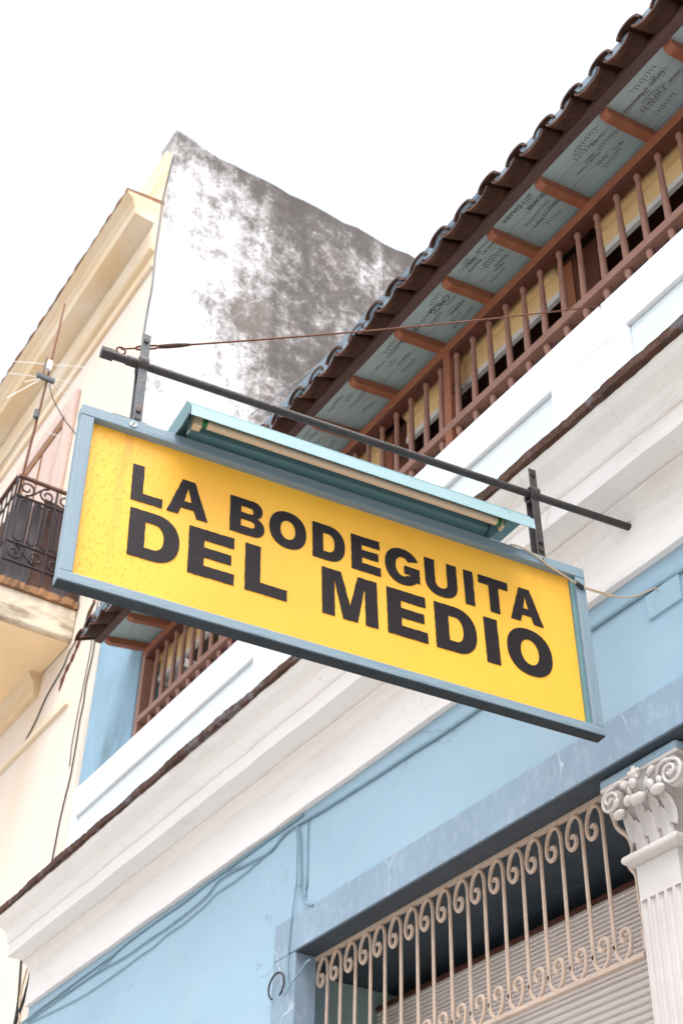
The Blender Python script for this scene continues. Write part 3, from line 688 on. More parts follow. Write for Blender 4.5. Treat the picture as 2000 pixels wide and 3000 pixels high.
# ------------------------------------------------------------------ the neighbouring building
YN = .07; XN = -9.85
NB = thing('apartment_building', 'tall cream yellow building with weathered grey side wall and iron balcony', 'building', (-14, 3, 0))
MB().box(-26, XN-.004, YN, .30, 0, 15.2).build('wall', M_YWALL, NB)
MB().box(XN-.003, -9.823, YN+.001, .30, 0, 8.29).build('corner_strip', M_YWALL, NB)
# side wall with a slightly uneven top edge
vs = []; fs = []; n = 60
for i in range(n+1):
    y = YN+.004+12*i/n; t = 15.50+random.uniform(-.03, .03)+(.10 if y < .45 else 0)
    vs += [(XN, y, 8.3), (XN, y, t), (XN-.4, y, t), (XN-.4, y, 8.3)]
for i in range(n):
    for q in range(4): fs.append((i*4+q, i*4+4+q, i*4+4+(q+1) % 4, i*4+(q+1) % 4))
fs += [(0, 1, 2, 3), (n*4+3, n*4+2, n*4+1, n*4)]
MB().add(vs, fs).build('side_wall', M_GREYWALL, NB)
MB().box(-26, XN-.41, .4, 12, 14.9, 15.1).build('roof', M_COPE, NB)
XE = XN-.02
cp = [(.20, 13.15), (.045, 13.15), (.03, 13.17), (.045, 13.20), (.05, 13.38), (.01, 13.40), (-.01, 13.43), (.0, 13.52), (-.025, 13.62), (-.03, 13.70), (-.015, 13.74), (-.01, 13.835),
      (-.245, 13.85), (-.257, 13.88), (-.262, 13.97), (-.285, 14.0), (-.300, 14.07), (-.345, 14.11), (-.375, 14.14), (-.378, 14.155), (.20, 14.2)]
MB().prism_x(cp, -26, XE, 30, .004).build('cornice', M_OCHRE, NB, smooth=True, auto=28)
vs = []; fs = []; n = 160
for i in range(n+1):
    x = -26+(XE+26)*i/n; j = random.uniform(-.012, .012)
    vs += [(x, -.392+j, 14.157), (x, -.390+j, 14.19+random.uniform(-.01, .012)), (x, .12, 14.27), (x, .12, 14.20)]
for i in range(n):
    for q in range(4): fs.append((i*4+q, i*4+4+q, i*4+4+(q+1) % 4, i*4+(q+1) % 4))
fs += [(0, 1, 2, 3), (n*4+3, n*4+2, n*4+1, n*4)]
MB().add(vs, fs).build('cornice_cap', M_COPE, NB)
MB().box(-26, XE-.03, .0, .069, 14.262, 15.19).build('parapet', M_OCHRE, NB)
vs = []; fs = []
for i in range(n+1):
    x = -26+(XE+26)*i/n; j = random.uniform(-.01, .01)
    vs += [(x, -.055+j, 15.20), (x, -.055+j, 15.285+random.uniform(-.012, .012)), (x, .35, 15.30), (x, .35, 15.20)]
MB().add(vs, fs).build('parapet_coping', M_COPE, NB)
MB().box(-26, -10.26, YN-.035, YN-.001, 7.80, 7.86).build('string_moulding', M_OCHRE, NB)
# balcony slab with moulded underside
XB = -10.45; ZS0, ZS1 = 8.575, 8.985
sp = [(YN-.001, ZS0-.25), (YN-.05, ZS0-.25), (YN-.07, ZS0-.12), (YN-.12, ZS0-.06), (YN-.14, ZS0-.002), (YN-.001, ZS0-.002)]
MB().prism_x(sp, -26, XB-.7).build('slab_moulding', M_OCHRE, NB)
slab = MB().box(-26, XB, -.70, YN-.0015, ZS0, ZS1-.08).build('balcony_slab', M_SLAB, NB, bevel=.02)
MB().box(-25.9, XB-.06, -.64, YN-.01, ZS0-.012, ZS0-.001).build('slab_soffit', M_OSOF, slab)
vs = []; fs = []; n = 24
for i in range(n+1):
    y = -.76+(YN+.75)*i/n; j = random.uniform(-.02, .015)
    vs += [(XB+.03+j, y, ZS1-.079), (XB+.035+j, y, ZS1-.01+random.uniform(-.01, .01)), (XB-3, y, ZS1), (XB-3, y, ZS1-.079)]
for i in range(n):
    for q in range(4): fs.append((i*4+q, i*4+4+q, i*4+4+(q+1) % 4, i*4+(q+1) % 4))
fs += [(0, 1, 2, 3), (n*4+3, n*4+2, n*4+1, n*4)]
MB().add(vs, fs).build('slab_nosing', M_COPE, slab)
# iron balcony railing
zt = 10.19; zm1, zm2, zb = 9.945, 9.40, 9.19; yo = -.74
br = MB(); br.box(XB-.02, XB+.02, yo, YN-.002, zt-.03, zt); br.box(-26, XB-.021, yo-.02, yo+.02, zt-.03, zt)
brail = br.build('balcony_railing', M_RAILTOP, NB, bevel=.005); brail['label'] = 'dark wrought iron balcony railing with scrolls and ovals'
for zz in (zm1, zm2, zb):
    MB().tube([(XB, yo, zz), (XB, YN, zz)], .014, 6).build('rail', M_BIRON, brail)
    MB().tube([(XB, yo, zz), (-20, yo, zz)], .011, 6).build('rail', M_BIRON, brail)
for x_, y_ in ((XB, yo), (XB, YN-.02), (XB, -.33)):
    MB().tube([(x_, y_, ZS1-.02), (x_, y_, zt-.03)], .013, 6).build('post', M_BIRON, brail)
def oval(cy, w_, z0, z1):
    r = w_/2; P = [(XB, cy+r*math.cos(a), z1-r+r*math.sin(a)) for a in [math.pi*i/10 for i in range(11)]]+[(XB, cy+r*math.cos(a), z0+r+r*math.sin(a)) for a in [math.pi+math.pi*i/10 for i in range(11)]]
    return MB().tube(P, .011, 6, closed=True, up=(1, 0, 0))
for cy in (-.63, -.49, -.35, -.21, -.07):
    oval(cy, .095, zm2+.03, zm1-.03).build('oval', M_BIRON, brail, smooth=True)
    MB().tube([(XB, cy+.07, zm2), (XB, cy+.07, zm1)], .008, 6).build('bar', M_BIRON, brail)
def scroll(y0, y1, z0, z1, flip):
    h = z1-z0; cy0 = y0+h*.42; cy1 = y1-h*.42; P = []
    s = 1 if flip else -1; zc = (z0+z1)/2
    for i in range(28):
        t = i/27; r = .025+(h*.42-.025)*t; a = (-2.6+2.6*t)*math.pi
        P.append((XB, cy0-r*math.sin(a)*1, zc+s*r*math.cos(a)))
    P += [(XB, cy0+(cy1-cy0)*t, zc+s*h*.42*math.cos(math.pi*t)) for t in (.2, .35, .5, .65, .8)]
    for i in range(28):
        t = 1-i/27; r = .025+(h*.42-.025)*t; a = (-2.6+2.6*t)*math.pi
        P.append((XB, cy1+r*math.sin(a), zc-s*r*math.cos(a)))
    return MB().tube(P, .011, 6, up=(1, 0, 0))
for (a, b_) in ((-.72, -.34), (-.32, .05)):
    scroll(a, b_, zm1+.01, zt-.035, False).build('scroll', M_BIRON, brail, smooth=True)
    scroll(a, b_, zb+.01, zm2-.01, True).build('scroll', M_BIRON, brail, smooth=True)
for k in range(40):
    xx = XB-.13*(k+1)
    MB().tube([(xx, yo, ZS1-.03), (xx, yo, zt-.03)], .008, 6).build('bar', M_BIRON, brail)
for i, (y0, y1, z1) in enumerate(((-.71, -.53, 10.02), (-.528, -.43, 9.99), (-.428, -.20, 10.07), (-.198, -.05, 10.03), (-.048, YN-.01, 10.09))):
    MB().hexa([(XB-.09-.01*(i % 2), y0, 9.0), (XB-.07-.01*(i % 2), y0, 9.0), (XB-.07-.01*(i % 2), y1, 9.0), (XB-.09-.01*(i % 2), y1, 9.0),
               (XB-.09, y0+.01, z1), (XB-.07, y0+.01, z1+.01), (XB-.07, y1-.004, z1-.02), (XB-.09, y1-.004, z1-.03)][0:8]).build('plank', (M_PLANK1, M_PLANK1, M_PLANK2, M_PLANK1, M_PLANK2)[i], brail)
for i in range(12):
    xx = XB-.16-.30*i
    MB().box(xx-.27, xx, yo+.07, yo+.09, 9.0, 9.95+random.uniform(-.05, .08)).build('plank', M_PLANK2 if i % 2 else M_PLANK1, brail)
# balcony door
fr = MB(); fr.box(-13.45, -13.09, YN-.06, YN-.001, 9.0, 12.68); fr.box(-11.90, -11.62, YN-.06, YN-.001, 9.0, 12.68); fr.box(-13.09, -11.90, YN-.06, YN-.001, 12.46, 12.68)
door = fr.build('door', M_PINK, NB, bevel=.015); door['label'] = 'pale pink balcony door frame with brown edged leaves'
MB().box(-13.089, -11.901, YN-.004, YN-.0015, 9.0, 12.459).build('dark_sheet', M_BLACK, door)  # black sheet laid on the wall as the shade behind the leaves
for a, b_ in ((-13.04, -12.52), (-12.50, -11.98)):
    lf = MB().box(a, b_, YN-.045, YN-.010, 9.0, 12.30).build('door_leaf', M_PINK, door, bevel=.008)
    MB().box(a+.07, b_-.07, YN-.058, YN-.0455, 10.6, 12.0).build('door_panel', M_PINK, door, bevel=.008)
    MB().box(a-.014, a-.002, YN-.06, YN-.01, 9.0, 12.31).build('edge_bead', M_DOORB, door)
MB().box(-13.085, -11.905, YN-.058, YN-.0105, 12.31, 12.40).build('transom', M_DOORB, door)
# wall on the street floor: pale strip beside the blue building is the wall itself

# cables on neighbour wall (pixel paths on its facade)
def cable(name, pts, y, r, m, label, cat='cable', group=None, sub=5, fn=None):
    P = [fn(p) if fn else onY(p, y) for p in pts]
    o = MB().tube(smooth_path(P, sub), r, 6).build(name, m, smooth=True)
    return tag(o, label, cat, group)
q_ = lambda x, y: (x/2.94, 1700+y/2.94)
cable('wall_cable', [q_(*p) for p in ((880, 140), (850, 300), (830, 430), (800, 640), (745, 880), (720, 1060), (690, 1200), (650, 1450), (605, 1700), (560, 1880), (510, 2100), (460, 2360), (440, 2480), (425, 2700))], YN-.012, .0065, M_CABLED, 'dark cable running down the cream wall beside the blue pier')
cable('wall_cable', [q_(*p) for p in ((850, 150), (815, 350), (780, 600), (740, 800), (700, 1000), (660, 1200), (620, 1420), (600, 1600))], YN-.010, .005, M_STRAP, 'thin grey cable left of the dark one beside the blue pier')
cable('wall_cable', [q_(*p) for p in ((810, 200), (770, 260), (715, 430), (650, 530), (590, 640), (540, 760), (430, 950), (380, 1050), (310, 1210), (240, 1345), (120, 1530), (0, 1660), (-100, 1760))], YN-.012, .007, M_CABLED, 'sagging dark cable crossing the cream wall under the iron balcony')
cable('wall_cable', [(x/2.6133, 2400+y/2.6133) for x, y in ((165, 1060), (155, 1200), (145, 1350), (130, 1470), (105, 1600))], YN-.012, .010, M_CABLED, 'dark cable hanging below the cornice end at lower left')
cable('wall_cable', [(x/2.6133, 2400+y/2.6133) for x, y in ((236, 1080), (232, 1180), (205, 1300), (165, 1430), (125, 1540), (110, 1610))], YN-.012, .011, M_CABLED, 'tangled dark cable next to the lower left corner of the cornice')
cable('wall_cable', [(x/2.6133, 2400+y/2.6133) for x, y in ((225, 1090), (195, 1190), (160, 1330), (150, 1440), (150, 1560))], YN-.010, .006, M_WIREC, 'tan wire among the dark cables at the lower left corner')
r1_ = lambda x, y: (x/1.568, 350+y/1.568)
cable('wall_cable', [r1_(*p) for p in ((800, 160), (770, 280), (748, 375), (735, 470), (715, 610), (700, 760), (678, 880), (662, 980), (655, 1050))], YN-.05, .012, M_STRAP, 'grey cable down the top corner of the weathered side wall', sub=4)
cable('overhead_wire', [(735, 1215), (800, 1168), (880, 1110), (960, 1045)], 0, .008, M_STRAP, 'thin wire sloping in front of the weathered side wall', 'wire', fn=lambda p: onX(p, XN+.05))
tag(MB().tube(smooth_path([onY(q_(*p), YN-.006) for p in ((820, 170), (785, 250), (740, 420), (680, 540), (620, 680), (560, 800), (510, 950))], 5), [.030+.012*math.sin(i*1.7) for i in range(30)]+[.012], 7, flat=.3, up=(1, 0, 0)).build('rust_streak', M_RUST, smooth=True), 'brown rust streak down the cream wall below the balcony corner', 'wall_stain')  # added tube standing in for a rust stain on the wall
# antenna on the balcony corner
an = thing('tv_antenna', 'rusty antenna mast with thin white rods above the iron balcony', 'antenna', (-10.47, -.70, 10.15))
pA = onX((65, 1402), -10.47); pT = onX((191, 890), -10.47)
MB().tube([(pA.x, pA.y, zt-.2), (pA.x, pA.y, pA.z), ((pA+pT)/2)+Vector((0, .01, 0)), pT], [.014, .014, .012, .010], 8).build('mast', M_RUST, an, smooth=True)
def arod(p0, p1, r=.006, m=M_ANT, name='rod'): MB().tube([onX(p0, -10.45), onX(p1, -10.45)], r, 6).build(name, m, an)
ac = lambda x, y: (x/3.136, 800+y/3.136)
arod(ac(-60, 797), ac(835, 870), .0045); arod(ac(80, 920), ac(370, 955), .004); arod(ac(460, 965), ac(760, 1030), .004); arod(ac(225, 1000), ac(370, 970), .004)
arod(ac(370, 980), ac(60, 1150), .004); arod(ac(470, 990), ac(690, 1190), .004); arod(ac(470, 985), ac(610, 1050), .003); arod(ac(380, 1440), ac(650, 1540), .004)
bx = onX(ac(420, 965), -10.45); MB().box(bx.x-.02, bx.x+.02, bx.y-.10, bx.y+.10, bx.z-.03, bx.z+.03).build('clamp', M_STRAP, an, bevel=.008)
bx = onX(ac(455, 850), -10.45); MB().box(bx.x-.03, bx.x+.03, bx.y-.026, bx.y+.026, bx.z-.07, bx.z+.06).build('amplifier_box', M_ANT, an, bevel=.012)
bx = onX(ac(417, 850), -10.45); MB().tube([(bx.x, bx.y, bx.z-.12), (bx.x, bx.y, bx.z+.12)], .010, 6).build('stub', M_STRAP, an)
bx = onX((107, 1213), -10.45); MB().tube([(bx.x, bx.y, bx.z-.05), (bx.x, bx.y, bx.z+.05)], .028, 8).build('mast_joint', M_STRAP, an)
cable('antenna_cable', [(145, 1125), (155, 1165), (175, 1205), (197, 1240), (215, 1262), (235, 1290)], 0, .006, M_CABLED, 'dark thin cable hanging off the antenna mast', 'cable', fn=lambda p: onX(p, -10.44))
cable('antenna_cable', [(100, 1225), (70, 1265), (20, 1340), (-40, 1420)], 0, .005, M_STRAP, 'grey stay line from the antenna mast to the left', 'cable', fn=lambda p: onX(p, -10.44))

# ------------------------------------------------------------------ hanging sign
PIPE = onY((1860, 1551), 0.); TH = math.radians(6.9)
DU = Vector((math.sin(TH), math.cos(TH), 0)); NN = Vector((math.cos(TH), -math.sin(TH), 0))
def SG(u, z, n, warp=True):
    if warp: u, z = u+(4.52-z)*.028, z-(u+2.40)*.0092
    p = PIPE+DU*u+NN*n; return Vector((p.x, p.y, z))
U0, U1, Z0, Z1 = -2.402, -.3275, 4.158, 4.905
NF, NBk, NP = .060, .006, .030
def sbox(u0, u1, z0, z1, n0, n1):
    return MB().hexa([SG(u0, z0, n1), SG(u1, z0, n1), SG(u1, z0, n0), SG(u0, z0, n0), SG(u0, z1, n1), SG(u1, z1, n1), SG(u1, z1, n0), SG(u0, z1, n0)])
# sign objects get their origin at the sign's street end so that object coordinates follow the board
def local_origin(o):
    O = SG(U0, Z1, NP); M4 = Matrix(((NN.x, DU.x, 0, O.x), (NN.y, DU.y, 0, O.y), (0, 0, 1, O.z), (0, 0, 0, 1)))
    o.data.transform(M4.inverted()); o.matrix_basis = M4; return o
SIGN = thing('hanging_sign', 'yellow rectangular hanging sign with dark lettering in a blue frame', 'sign', SG((U0+U1)/2, Z0, 0))
def spart(mb, name, m, bevel=.0, parent=None, smooth=False):
    o = mb.build(name, m, None, bevel=bevel, smooth=smooth, auto=40 if smooth else None); local_origin(o); attach(o, parent or SIGN); return o
spart(sbox(U0, U1, Z1-.047, Z1, NBk, NF), 'top_rail', M_FRAME, .0035)
spart(sbox(U0, U1, Z0, Z0+.037, NBk, NF), 'bottom_rail', M_FRAME, .0035)
spart(sbox(U0+.001, U0+.048, Z0+.0372, Z1-.0472, NBk, NF-.001), 'side_rail', M_FRAMEV, .0035)
spart(sbox(U1-.046, U1-.001, Z0+.0372, Z1-.0472, NBk, NF-.001), 'side_rail', M_FRAMEV, .0035)
spart(sbox(U1-.062, U1-.0462, Z0+.0372, Z1-.0472, NP-.01, NF-.014), 'inner_bead', M_LAMP, .002)
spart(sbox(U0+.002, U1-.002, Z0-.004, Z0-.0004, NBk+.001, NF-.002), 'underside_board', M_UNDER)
panel = spart(sbox(U0+.047, U1-.045, Z0+.036, Z1-.046, NP-.012, NP), 'panel', M_YELLOW)
spart(sbox(U0+.047, U1-.045, Z0+.036, Z1-.046, NBk+.004, NBk+.010), 'back_panel', M_YELLOW)
WM[panel.name] = panel.matrix_basis.copy()
for u_, z_ in ((-2.216, 4.882), (-.520, 4.886)):
    c = SG(u_, z_, NF); mb = MB(); mb.tube([c-NN*.002, c+NN*.003], .0135, 14); spart(mb, 'screw', M_SCREW)
    mb = MB(); mb.tube([c+NN*.0028+Vector((0, 0, -.009))-DU*.004, c+NN*.0036+Vector((0, 0, .009))+DU*.004], .0022, 4); spart(mb, 'screw_slot', M_IRON)
mb = MB(); c = SG(-2.29, Z1+.0015, NF-.02); spart(sbox(-2.292, -2.17, Z1+.0005, Z1+.004, NF-.05, NF-.002), 'bracket_plate', M_STRAP)

# letters (drawn outlines)
def arc(cx, cy, rx, ry, a0, a1, n=18, p=2.):
    out = []
    for i in range(n+1):
        a = math.radians(a0+(a1-a0)*i/n); c, s = math.cos(a), math.sin(a)
        out.append((cx+rx*math.copysign(abs(c)**(2/p), c), cy+ry*math.copysign(abs(s)**(2/p), s)))
    return out
def glyph(ch, w_, h, s, t):
    if ch == 'L': return [[(0, 0), (w_, 0), (w_, t), (s, t), (s, h), (0, h)]]
    if ch == 'I': return [[(0, 0), (w_, 0), (w_, h), (0, h)]]
    if ch == 'E':
        m0 = h*.5-t*.42; m1 = h*.5+t*.50
        return [[(0, 0), (w_, 0), (w_, t), (s, t), (s, m0), (w_*.93, m0), (w_*.93, m1), (s, m1), (s, h-t), (w_*.985, h-t), (w_*.985, h), (0, h)]]
    if ch == 'T':
        a = (w_-s)/2; return [[(a, 0), (a+s, 0), (a+s, h-t), (w_, h-t), (w_, h), (0, h), (0, h-t), (a, h-t)]]
    if ch == 'A':
        tw = s*1.12; k = (w_-tw)/2; f = s*.98
        b0, b1 = h*.205, h*.40
        # inner edges: slope of legs
        def xl(z): return k*z/h
        hole = [(xl(b1)+f*1.0, b1), (w_/2, h*.80), (w_-xl(b1)-f*1.0, b1)]
        return [[(0, 0), (f*1.02, 0), (xl(b0)+f*1.02, b0), (w_-xl(b0)-f*1.02, b0), (w_-f*1.02, 0), (w_, 0), (w_-k, h), (k, h)], hole]
    if ch == 'M':
        p = s*1.52; q = s*1.20
        return [[(0, 0), (s*.86, 0), (s*.86, h*.80), (w_/2-s*.50, 0), (w_/2+s*.50, 0), (w_-s*.86, h*.80), (w_-s*.86, 0), (w_, 0), (w_, h), (w_-p*.88, h), (w_/2, h*.315), (p*.88, h), (0, h)]]
    if ch == 'D':
        r = w_*.52; o = [(0, 0)]+arc(w_-r, h/2, r, h/2, -90, 90, 24, 2.25)+[(0, h)]
        hi = h/2-t; ri = r-s*.98
        return [o, [(s, t)]+arc(w_-r, h/2, ri, hi, -90, 90, 20, 2.25)+[(s, h-t)]]
    if ch == 'O':
        ov = h*.018; return [arc(w_/2, h/2, w_/2, h/2+ov, 0, 360, 48, 2.2)[:-1], arc(w_/2, h/2, w_/2-s*1.02, h/2-t*.96, 0, 360, 40, 2.1)[:-1]]
    if ch == 'B':
        m_ = h*.53
        o = [(0, 0)]+arc(w_*.66, h*.27, w_*.34, h*.27, -90, 68, 16, 2.2)+arc(w_*.64, h*.755, w_*.30, h*.245, -52, 90, 14, 2.2)+[(0, h)]
        l = [(s, t*.92)]+arc(w_*.60, h*.285, w_*.40-s*1.0, h*.285-t*.92, -90, 90, 12, 2.2)+[(s, h*.57-t*.92+t*.92-h*.0)]
        l = [(s, t*.92)]+arc(w_*.60, t*.92+h*.10, w_*.12, h*.10, -90, 90, 12, 2.2)+[(s, t*.92+h*.20)]
        u = [(s, h-t*.90-h*.18)]+arc(w_*.58, h-t*.90-h*.09, w_*.10, h*.09, -90, 90, 12, 2.2)+[(s, h-t*.90)]
        return [o, l, u]
    if ch == 'U':
        r = w_/2; lo = h*.40
        o = [(0, h)]+arc(r, lo, r, lo+h*.02, 180, 360, 26, 2.3)+[(w_, h), (w_-s, h)]
        i = arc(r, lo, r-s, lo+h*.02-t*1.02, 360, 180, 20, 2.2)
        return [o+i+[(s, h)]]
    if ch == 'G':
        cx, cy = w_*.51, h*.5; rx, ry = w_*.51, h*.52
        o = arc(cx, cy, rx, ry, 28, 318, 34, 2.15)
        pts = o+[(w_, h*.135), (w_, h*.545), (w_*.55, h*.545), (w_*.55, h*.545-t*.95), (w_-s*.98, h*.545-t*.95), (w_-s*.98, h*.26)]
        i = arc(cx, cy, rx-s*1.03, ry-t*1.02, 308, 38, 28, 2.1)
        return [pts+i]
def poly_mesh(name, loops, m, f):
    cu = bpy.data.curves.new(name, 'CURVE'); cu.dimensions = '2D'; cu.fill_mode = 'BOTH'; cu.extrude = .0007
    for lp in loops:
        sp_ = cu.splines.new('POLY'); sp_.points.add(len(lp)-1); sp_.use_cyclic_u = True
        for i, (a, b_) in enumerate(lp): sp_.points[i].co = (a, b_, 0, 1)
    t = bpy.data.objects.new('tmp', cu); COL.objects.link(t)
    me = bpy.data.meshes.new_from_object(t.evaluated_get(bpy.context.evaluated_depsgraph_get()))
    bpy.data.objects.remove(t); bpy.data.curves.remove(cu)
    for v in me.vertices: v.co = f(v.co)
    me.materials.clear(); me.materials.append(m)
    o = bpy.data.objects.new(name, me); COL.objects.link(o); return o
def roughen(lp, step=.011, amp=.0009):
    out = []
    for i, p in enumerate(lp):
        q = lp[(i+1) % len(lp)]; d = math.hypot(q[0]-p[0], q[1]-p[1]); k = max(1, int(d/step)); out.append(p)
        for j in range(1, k):
            out.append((p[0]+(q[0]-p[0])*j/k+random.uniform(-amp, amp), p[1]+(q[1]-p[1])*j/k+random.uniform(-amp, amp)))
    return out
row1 = [('L', -2.189, -2.074), ('A', -2.058, -1.905), ('B', -1.823, -1.690), ('O', -1.671, -1.526), ('D', -1.501, -1.371), ('E', -1.345, -1.226), ('G', -1.207, -1.063), ('U', -1.040, -.903), ('I', -.872, -.831), ('T', -.808, -.679), ('A', -.676, -.532)]
row2 = [('D', -2.181, -1.999), ('E', -1.966, -1.796), ('L', -1.756, -1.597), ('M', -1.462, -1.242), ('E', -1.203, -1.041), ('D', -1.007, -.833), ('I', -.797, -.739), ('O', -.703, -.507)]
for row, zb_, h, s, t in ((row1, 4.5795, .1555, .0425, .037), (row2, 4.3495, .1965, .0575, .0445)):
    for ch, a, b_ in row:
        loops = [roughen(l) for l in glyph(ch, b_-a, h, s, t)]
        o = poly_mesh('letter', loops, M_LETTER, lambda co, a=a: SG(a+co.x-.02*(co.y-h/2), zb_+co.y, NP+.0022+co.z))
        local_origin(o); attach(o, panel)

# ---------------- lamp over the sign
LAMP = thing('sign_lamp', 'teal metal lamp hood with a fluorescent tube along the sign top', 'lamp', SG(-1.4, 4.91, .1, False))
def lsweep(prof, u0, u1):
    n = len(prof); vs = [SG(u0, z, nn_, False)-Vector((0, 0, (u0+2.4)*.004)) for nn_, z in prof]+[SG(u1, z, nn_, False)-Vector((0, 0, (u1+2.4)*.004)) for nn_, z in prof]
    return MB().add(vs, [tuple(range(n)), tuple(range(2*n-1, n-1, -1))]+[(i, n+i, n+(i+1) % n, (i+1) % n) for i in range(n)])
LU0, LU1 = -2.068, -.655
hood = lsweep([(-.045, 4.996), (.168, 4.972), (.205, 4.926), (.203, 4.923), (.166, 4.967), (-.044, 4.990)], LU0, LU1).build('hood', M_LAMP, LAMP)
lsweep([(.2052, 4.930), (.2115, 4.878), (.2085, 4.8775), (.2022, 4.928)], LU0+.004, LU1-.002).build('lip', M_LIP, LAMP)
lsweep([(-.044, 4.9895), (-.046, 4.915), (-.042, 4.912), (-.040, 4.989)], LU0, LU1-.09).build('back_plate', M_LAMP, LAMP)
lsweep([(-.035, 4.988), (.070, 4.976), (.066, 4.936), (.03, 4.925), (-.033, 4.93)], LU0+.05, LU1-.12).build('ballast_box', M_LAMP, LAMP, bevel=.004)
for uu, nm in ((LU0-.003, 'end_plate'), (LU1-.115, 'end_plate')):
    lsweep([(-.048, 4.998), (.168, 4.975), (.207, 4.928), (.208, 4.884), (.13, 4.882), (.03, 4.907), (-.048, 4.912)], uu, uu+.004).build(nm, M_LAMP, LAMP)
lsweep([(.10, 4.97), (.13, 4.962), (.12, 4.885), (.09, 4.89)], LU0+.03, LU0+.036).build('inner_stay', M_LIP, LAMP)
TN, TZ = .152, 4.906
def LP(u, n, z): return SG(u, z, n, False)-Vector((0, 0, (u+2.4)*.004))
MB().tube([LP(-1.985, TN, TZ), LP(-.795, TN, TZ)], .0165, 16).build('tube', M_TUBE, LAMP, smooth=True, auto=40)
for a, b_ in ((-2.003, -1.985), (-.795, -.779)): MB().tube([LP(a, TN, TZ), LP(b_, TN, TZ)], .0172, 16).build('tube_cap', M_GREEN, LAMP, smooth=True, auto=40)
for a, b_ in ((-2.036, -2.004), (-.778, -.765)): lsweep([(TN-.02, TZ-.028), (TN+.014, TZ-.028), (TN+.016, TZ+.052), (TN-.022, TZ+.056)], a, b_).build('lamp_holder', M_CREAM, LAMP, bevel=.004)

# ---------------- pipe, straps, clamps
BR = thing('sign_bracket', 'dark iron pipe fixed in the wall with two flat straps', 'bracket', PIPE)
def PP(u): return SG(u, 5.25+(u)*.0078, 0., False)
MB().tube([PP(-2.33), PP(-1.2), PP(.03)], .0165, 16).build('pipe', M_IRON, BR, smooth=True, auto=40)
MB().tube([PP(-2.372), PP(-2.325)], .0245, 8).build('end_cap', M_IRON, BR, smooth=True, auto=30)
MB().tube([PP(-2.275), PP(-2.20)], .0195, 14).build('sleeve', M_IRON, BR, smooth=True, auto=30)
for k, (u_, zlo, ztop) in enumerate(((-2.214, 4.86, 5.372), (-.517, 4.85, 5.366))):
    c = PP(u_); lean = -.012 if k == 0 else -.010
    def SP(z, n, w_): return SG(u_+(5.25-z)*(.03), z, n, False)+DU*w_
    mb = MB()
    for za, zb_2 in ((zlo, ztop),):
        mb.hexa([SP(za, .024, -.017), SP(za, .024, .017), SP(za, .018, .017), SP(za, .018, -.017), SP(zb_2, .024, -.017), SP(zb_2, .024, .017), SP(zb_2, .018, .017), SP(zb_2, .018, -.017)])
    st_ = mb.build('strap', M_STRAP if k == 0 else M_IRON, BR, bevel=.0015)
    mb = MB(); mb.hexa([SP(zlo, -.018, -.017), SP(zlo, -.018, .017), SP(zlo, -.024, .017), SP(zlo, -.024, -.017), SP(5.255, -.018, -.017), SP(5.255, -.018, .017), SP(5.255, -.024, .017), SP(5.255, -.024, -.017)])
    mb.build('strap', M_STRAP if k == 0 else M_IRON, BR, bevel=.0015)
    ring = []
    for i in range(24):
        a = 2*math.pi*i/24; ring.append(c+NN*(.004+.034*math.cos(a))+Vector((0, 0, .034*math.sin(a)-.008)))
    MB().tube(ring, .024, 4, flat=.20, closed=True, up=DU).build('clamp', M_IRON, BR, smooth=True, auto=30)
    for zz in (4.945, 4.985, 5.335):
        p = SP(zz, .024, 0); MB().tube([p-NN*.001, p+NN*.008], .010, 6).build('bolt', M_IRON, BR)
# guy wire
GW = thing('guy_wire', 'rusty steel cable with turnbuckle from the pipe end to the balcony', 'cable', PP(-2.3))
pw = onY((1757, 896), .078); pr = PP(-2.30)+Vector((0, 0, .045))
def GP(t): return pr.lerp(pw, t)+Vector((0, 0, -.05*4*t*(1-t)*.5))
ring = [PP(-2.30)+DU*(.017*math.cos(2*math.pi*i/16))+Vector((0, 0, .036+.017*math.sin(2*math.pi*i/16))) for i in range(16)]
MB().tube(ring, .0042, 6, closed=True).build('ring', M_RUST, GW, smooth=True)
MB().tube([GP(.0), GP(.022)], .0035, 6).build('hook', M_RUST, GW)
for s_ in (-1, 1):
    a = Vector((0, 0, 1))*.008*s_; MB().tube([GP(.022), GP(.026)+a, GP(.055)+a, GP(.06)], .0042, 6).build('turnbuckle', M_RUST, GW)
MB().tube([GP(.06), GP(.075), GP(.095), GP(.112)], [.008, .0095, .009, .005], 8).build('ferrule', M_DRIP, GW)
MB().tube([GP(.11+.89*i/30) for i in range(31)], .0038, 6).build('cable', M_RUST, GW, smooth=True)
# ---------------- electric wire at the wall end of the sign
r3 = lambda x, y: (1500+x/3.136, 1400+y/3.136)
def on_sign(p, n=NF+.006):
    r = Vector(ray(p)); c = Vector(CAM); P0 = PIPE+NN*n; return c+r*((P0-c).dot(NN)/r.dot(NN))
EW = thing('electric_wire', 'cream electric wire drooping from the sign corner to the wall cover', 'wire', on_sign(r3(650, 990)))
wp = [on_sign(r3(*p)) for p in ((-20, 612), (60, 630), (150, 675), (215, 715), (265, 755), (340, 815), (430, 870), (500, 915), (560, 955), (630, 990))]
e_ = onY(r3(1365, 1045), -.004); s_ = wp[-1]
def drop(px, t):
    y = s_.y+(e_.y-s_.y)*t; return onY(r3(*px), y)
wp2 = [drop(p, t) for p, t in (((720, 1020), .12), (800, 1045), ) if isinstance(t, float)] if False else [drop((720, 1022), .12), drop((800, 1046), .25), drop((920, 1082), .42), drop((1030, 1098), .57), (drop((1150, 1080), .72)), drop((1240, 1040), .85), drop((1310, 1015), .95), e_]
MB().tube(smooth_path(wp+wp2, 4), .0035, 6).build('wire', M_WIREC, EW, smooth=True)
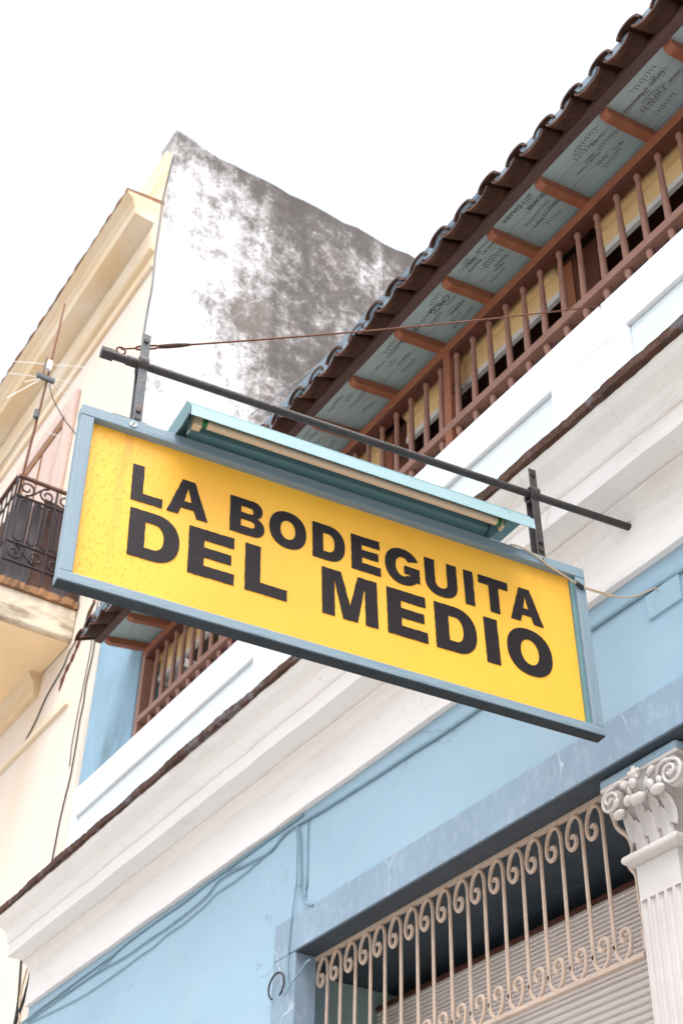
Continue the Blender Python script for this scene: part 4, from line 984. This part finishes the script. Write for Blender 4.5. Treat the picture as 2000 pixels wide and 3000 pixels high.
wp3 = [p+Vector((0, 0, -.007)) for p in [wp[-1]]+wp2[:3]]
MB().tube(smooth_path(wp3, 4), .0028, 6).build('wire', M_WIREC, EW, smooth=True)
for o_ in (0, -.010): MB().tube([on_sign(r3(580, 955))+Vector((0, 0, o_)), on_sign(r3(650, 1000))+Vector((0, 0, o_))], .0058, 6).build('tape', M_CABLED, EW)

# ---------------- cables on the blue wall
R1 = lambda x, y: (x/2.6133, 2400+y/2.6133); R2 = lambda x, y: (600+x/2.6133, 2000+y/2.6133); R3 = lambda x, y: (850+x/3.136, 2550+y/3.136)
cable('wall_cable', [R1(*p) for p in ((150, 1590), (480, 1355), (730, 1180), (960, 1050), (1130, 930), (1320, 800), (1568, 600))]+[R2(*p) for p in ((120, 1500), (330, 1385), (500, 1290), (600, 1165), (690, 1098))], -.010, .0055, M_CABLE, 'middle of the loose blue painted cables under the cornice')
cable('wall_cable', [R1(*p) for p in ((100, 1610), (220, 1525), (470, 1330), (700, 1160), (870, 1035), (975, 945), (1210, 770), (1400, 640), (1568, 505))]+[R2(*p) for p in ((120, 1465), (430, 1240), (600, 1120), (750, 1012))], -.008, .0065, M_CABLE, 'uppermost blue painted cable hugging the white cornice')
cable('wall_cable', [R1(*p) for p in ((190, 1575), (440, 1455), (640, 1350), (850, 1210), (1000, 1100), (1080, 1040), (1170, 980), (1270, 890), (1400, 800), (1490, 725), (1568, 660))]+[R2(*p) for p in ((90, 1610), (170, 1560), (330, 1440), (480, 1300), (640, 1140), (690, 1100))], -.008, .004, M_CABLE, 'lowest thin wavy cable on the blue wall')
cable('wall_cable', [R1(*p) for p in ((120, 1600), (330, 1430), (560, 1290), (760, 1150), (900, 1010))], -.009, .0045, M_CABLE, 'short blue painted cable at the left end of the bundle')
cable('wall_cable', [R2(*p) for p in ((160, 1450), (240, 1415), (330, 1385))], -.009, .0045, M_CABLE, 'short slack cable link near the middle of the bundle')
cable('wall_cable', [R2(*p) for p in ((690, 1100), (730, 1075), (790, 1040), (900, 975), (1130, 830), (1350, 690), (1568, 545))]+[(1290, 2152), (1405, 2073), (1560, 1962), (1734, 1840), (1784, 1806), (1851, 1760), (2000, 1667), (2080, 1610)], -.010, .009, M_CABLE, 'blue painted conduit running right under the white cornice')
cable('wall_cable', [R2(*p) for p in ((700, 1105), (708, 1250), (705, 1400), (700, 1568))]+[R3(*p) for p in ((62, 30), (45, 200), (15, 430), (-15, 700), (-25, 900), (-20, 1100))], -.020, .0045, M_CABLE, 'left blue cable dropping towards the door corner')
cable('wall_cable', [R2(*p) for p in ((715, 1105), (728, 1300), (730, 1568))]+[R3(*p) for p in ((85, 40), (95, 190), (125, 285), (165, 312), (210, 318))], -.018, .0065, M_CABLE, 'middle blue cable ending in a hook above the door corner')
cable('wall_cable', [R2(*p) for p in ((790, 1055), (785, 1250), (778, 1568))]+[R3(*p) for p in ((142, 60), (140, 245))], -.008, .004, M_CABLE, 'right thin blue cable above the door corner')
hc = onY((809, 2889), -.03)
hp = [hc+Vector((.077*math.cos(a), 0, .066*math.sin(a))) for a in [math.radians(-60+300*i/22) for i in range(23)]]
tag(MB().tube(hp, .0055, 6).build('cable_hoop', M_CABLED, smooth=True), 'black open hoop of cable hanging at the door corner', 'cable')
cable('wall_cable', [(833, 2915), (845, 2895), (860, 2872), (878, 2850), (895, 2822), (908, 2812)], -.03, .0055, M_CABLE, 'short grey cable from the black hoop to the grille corner')
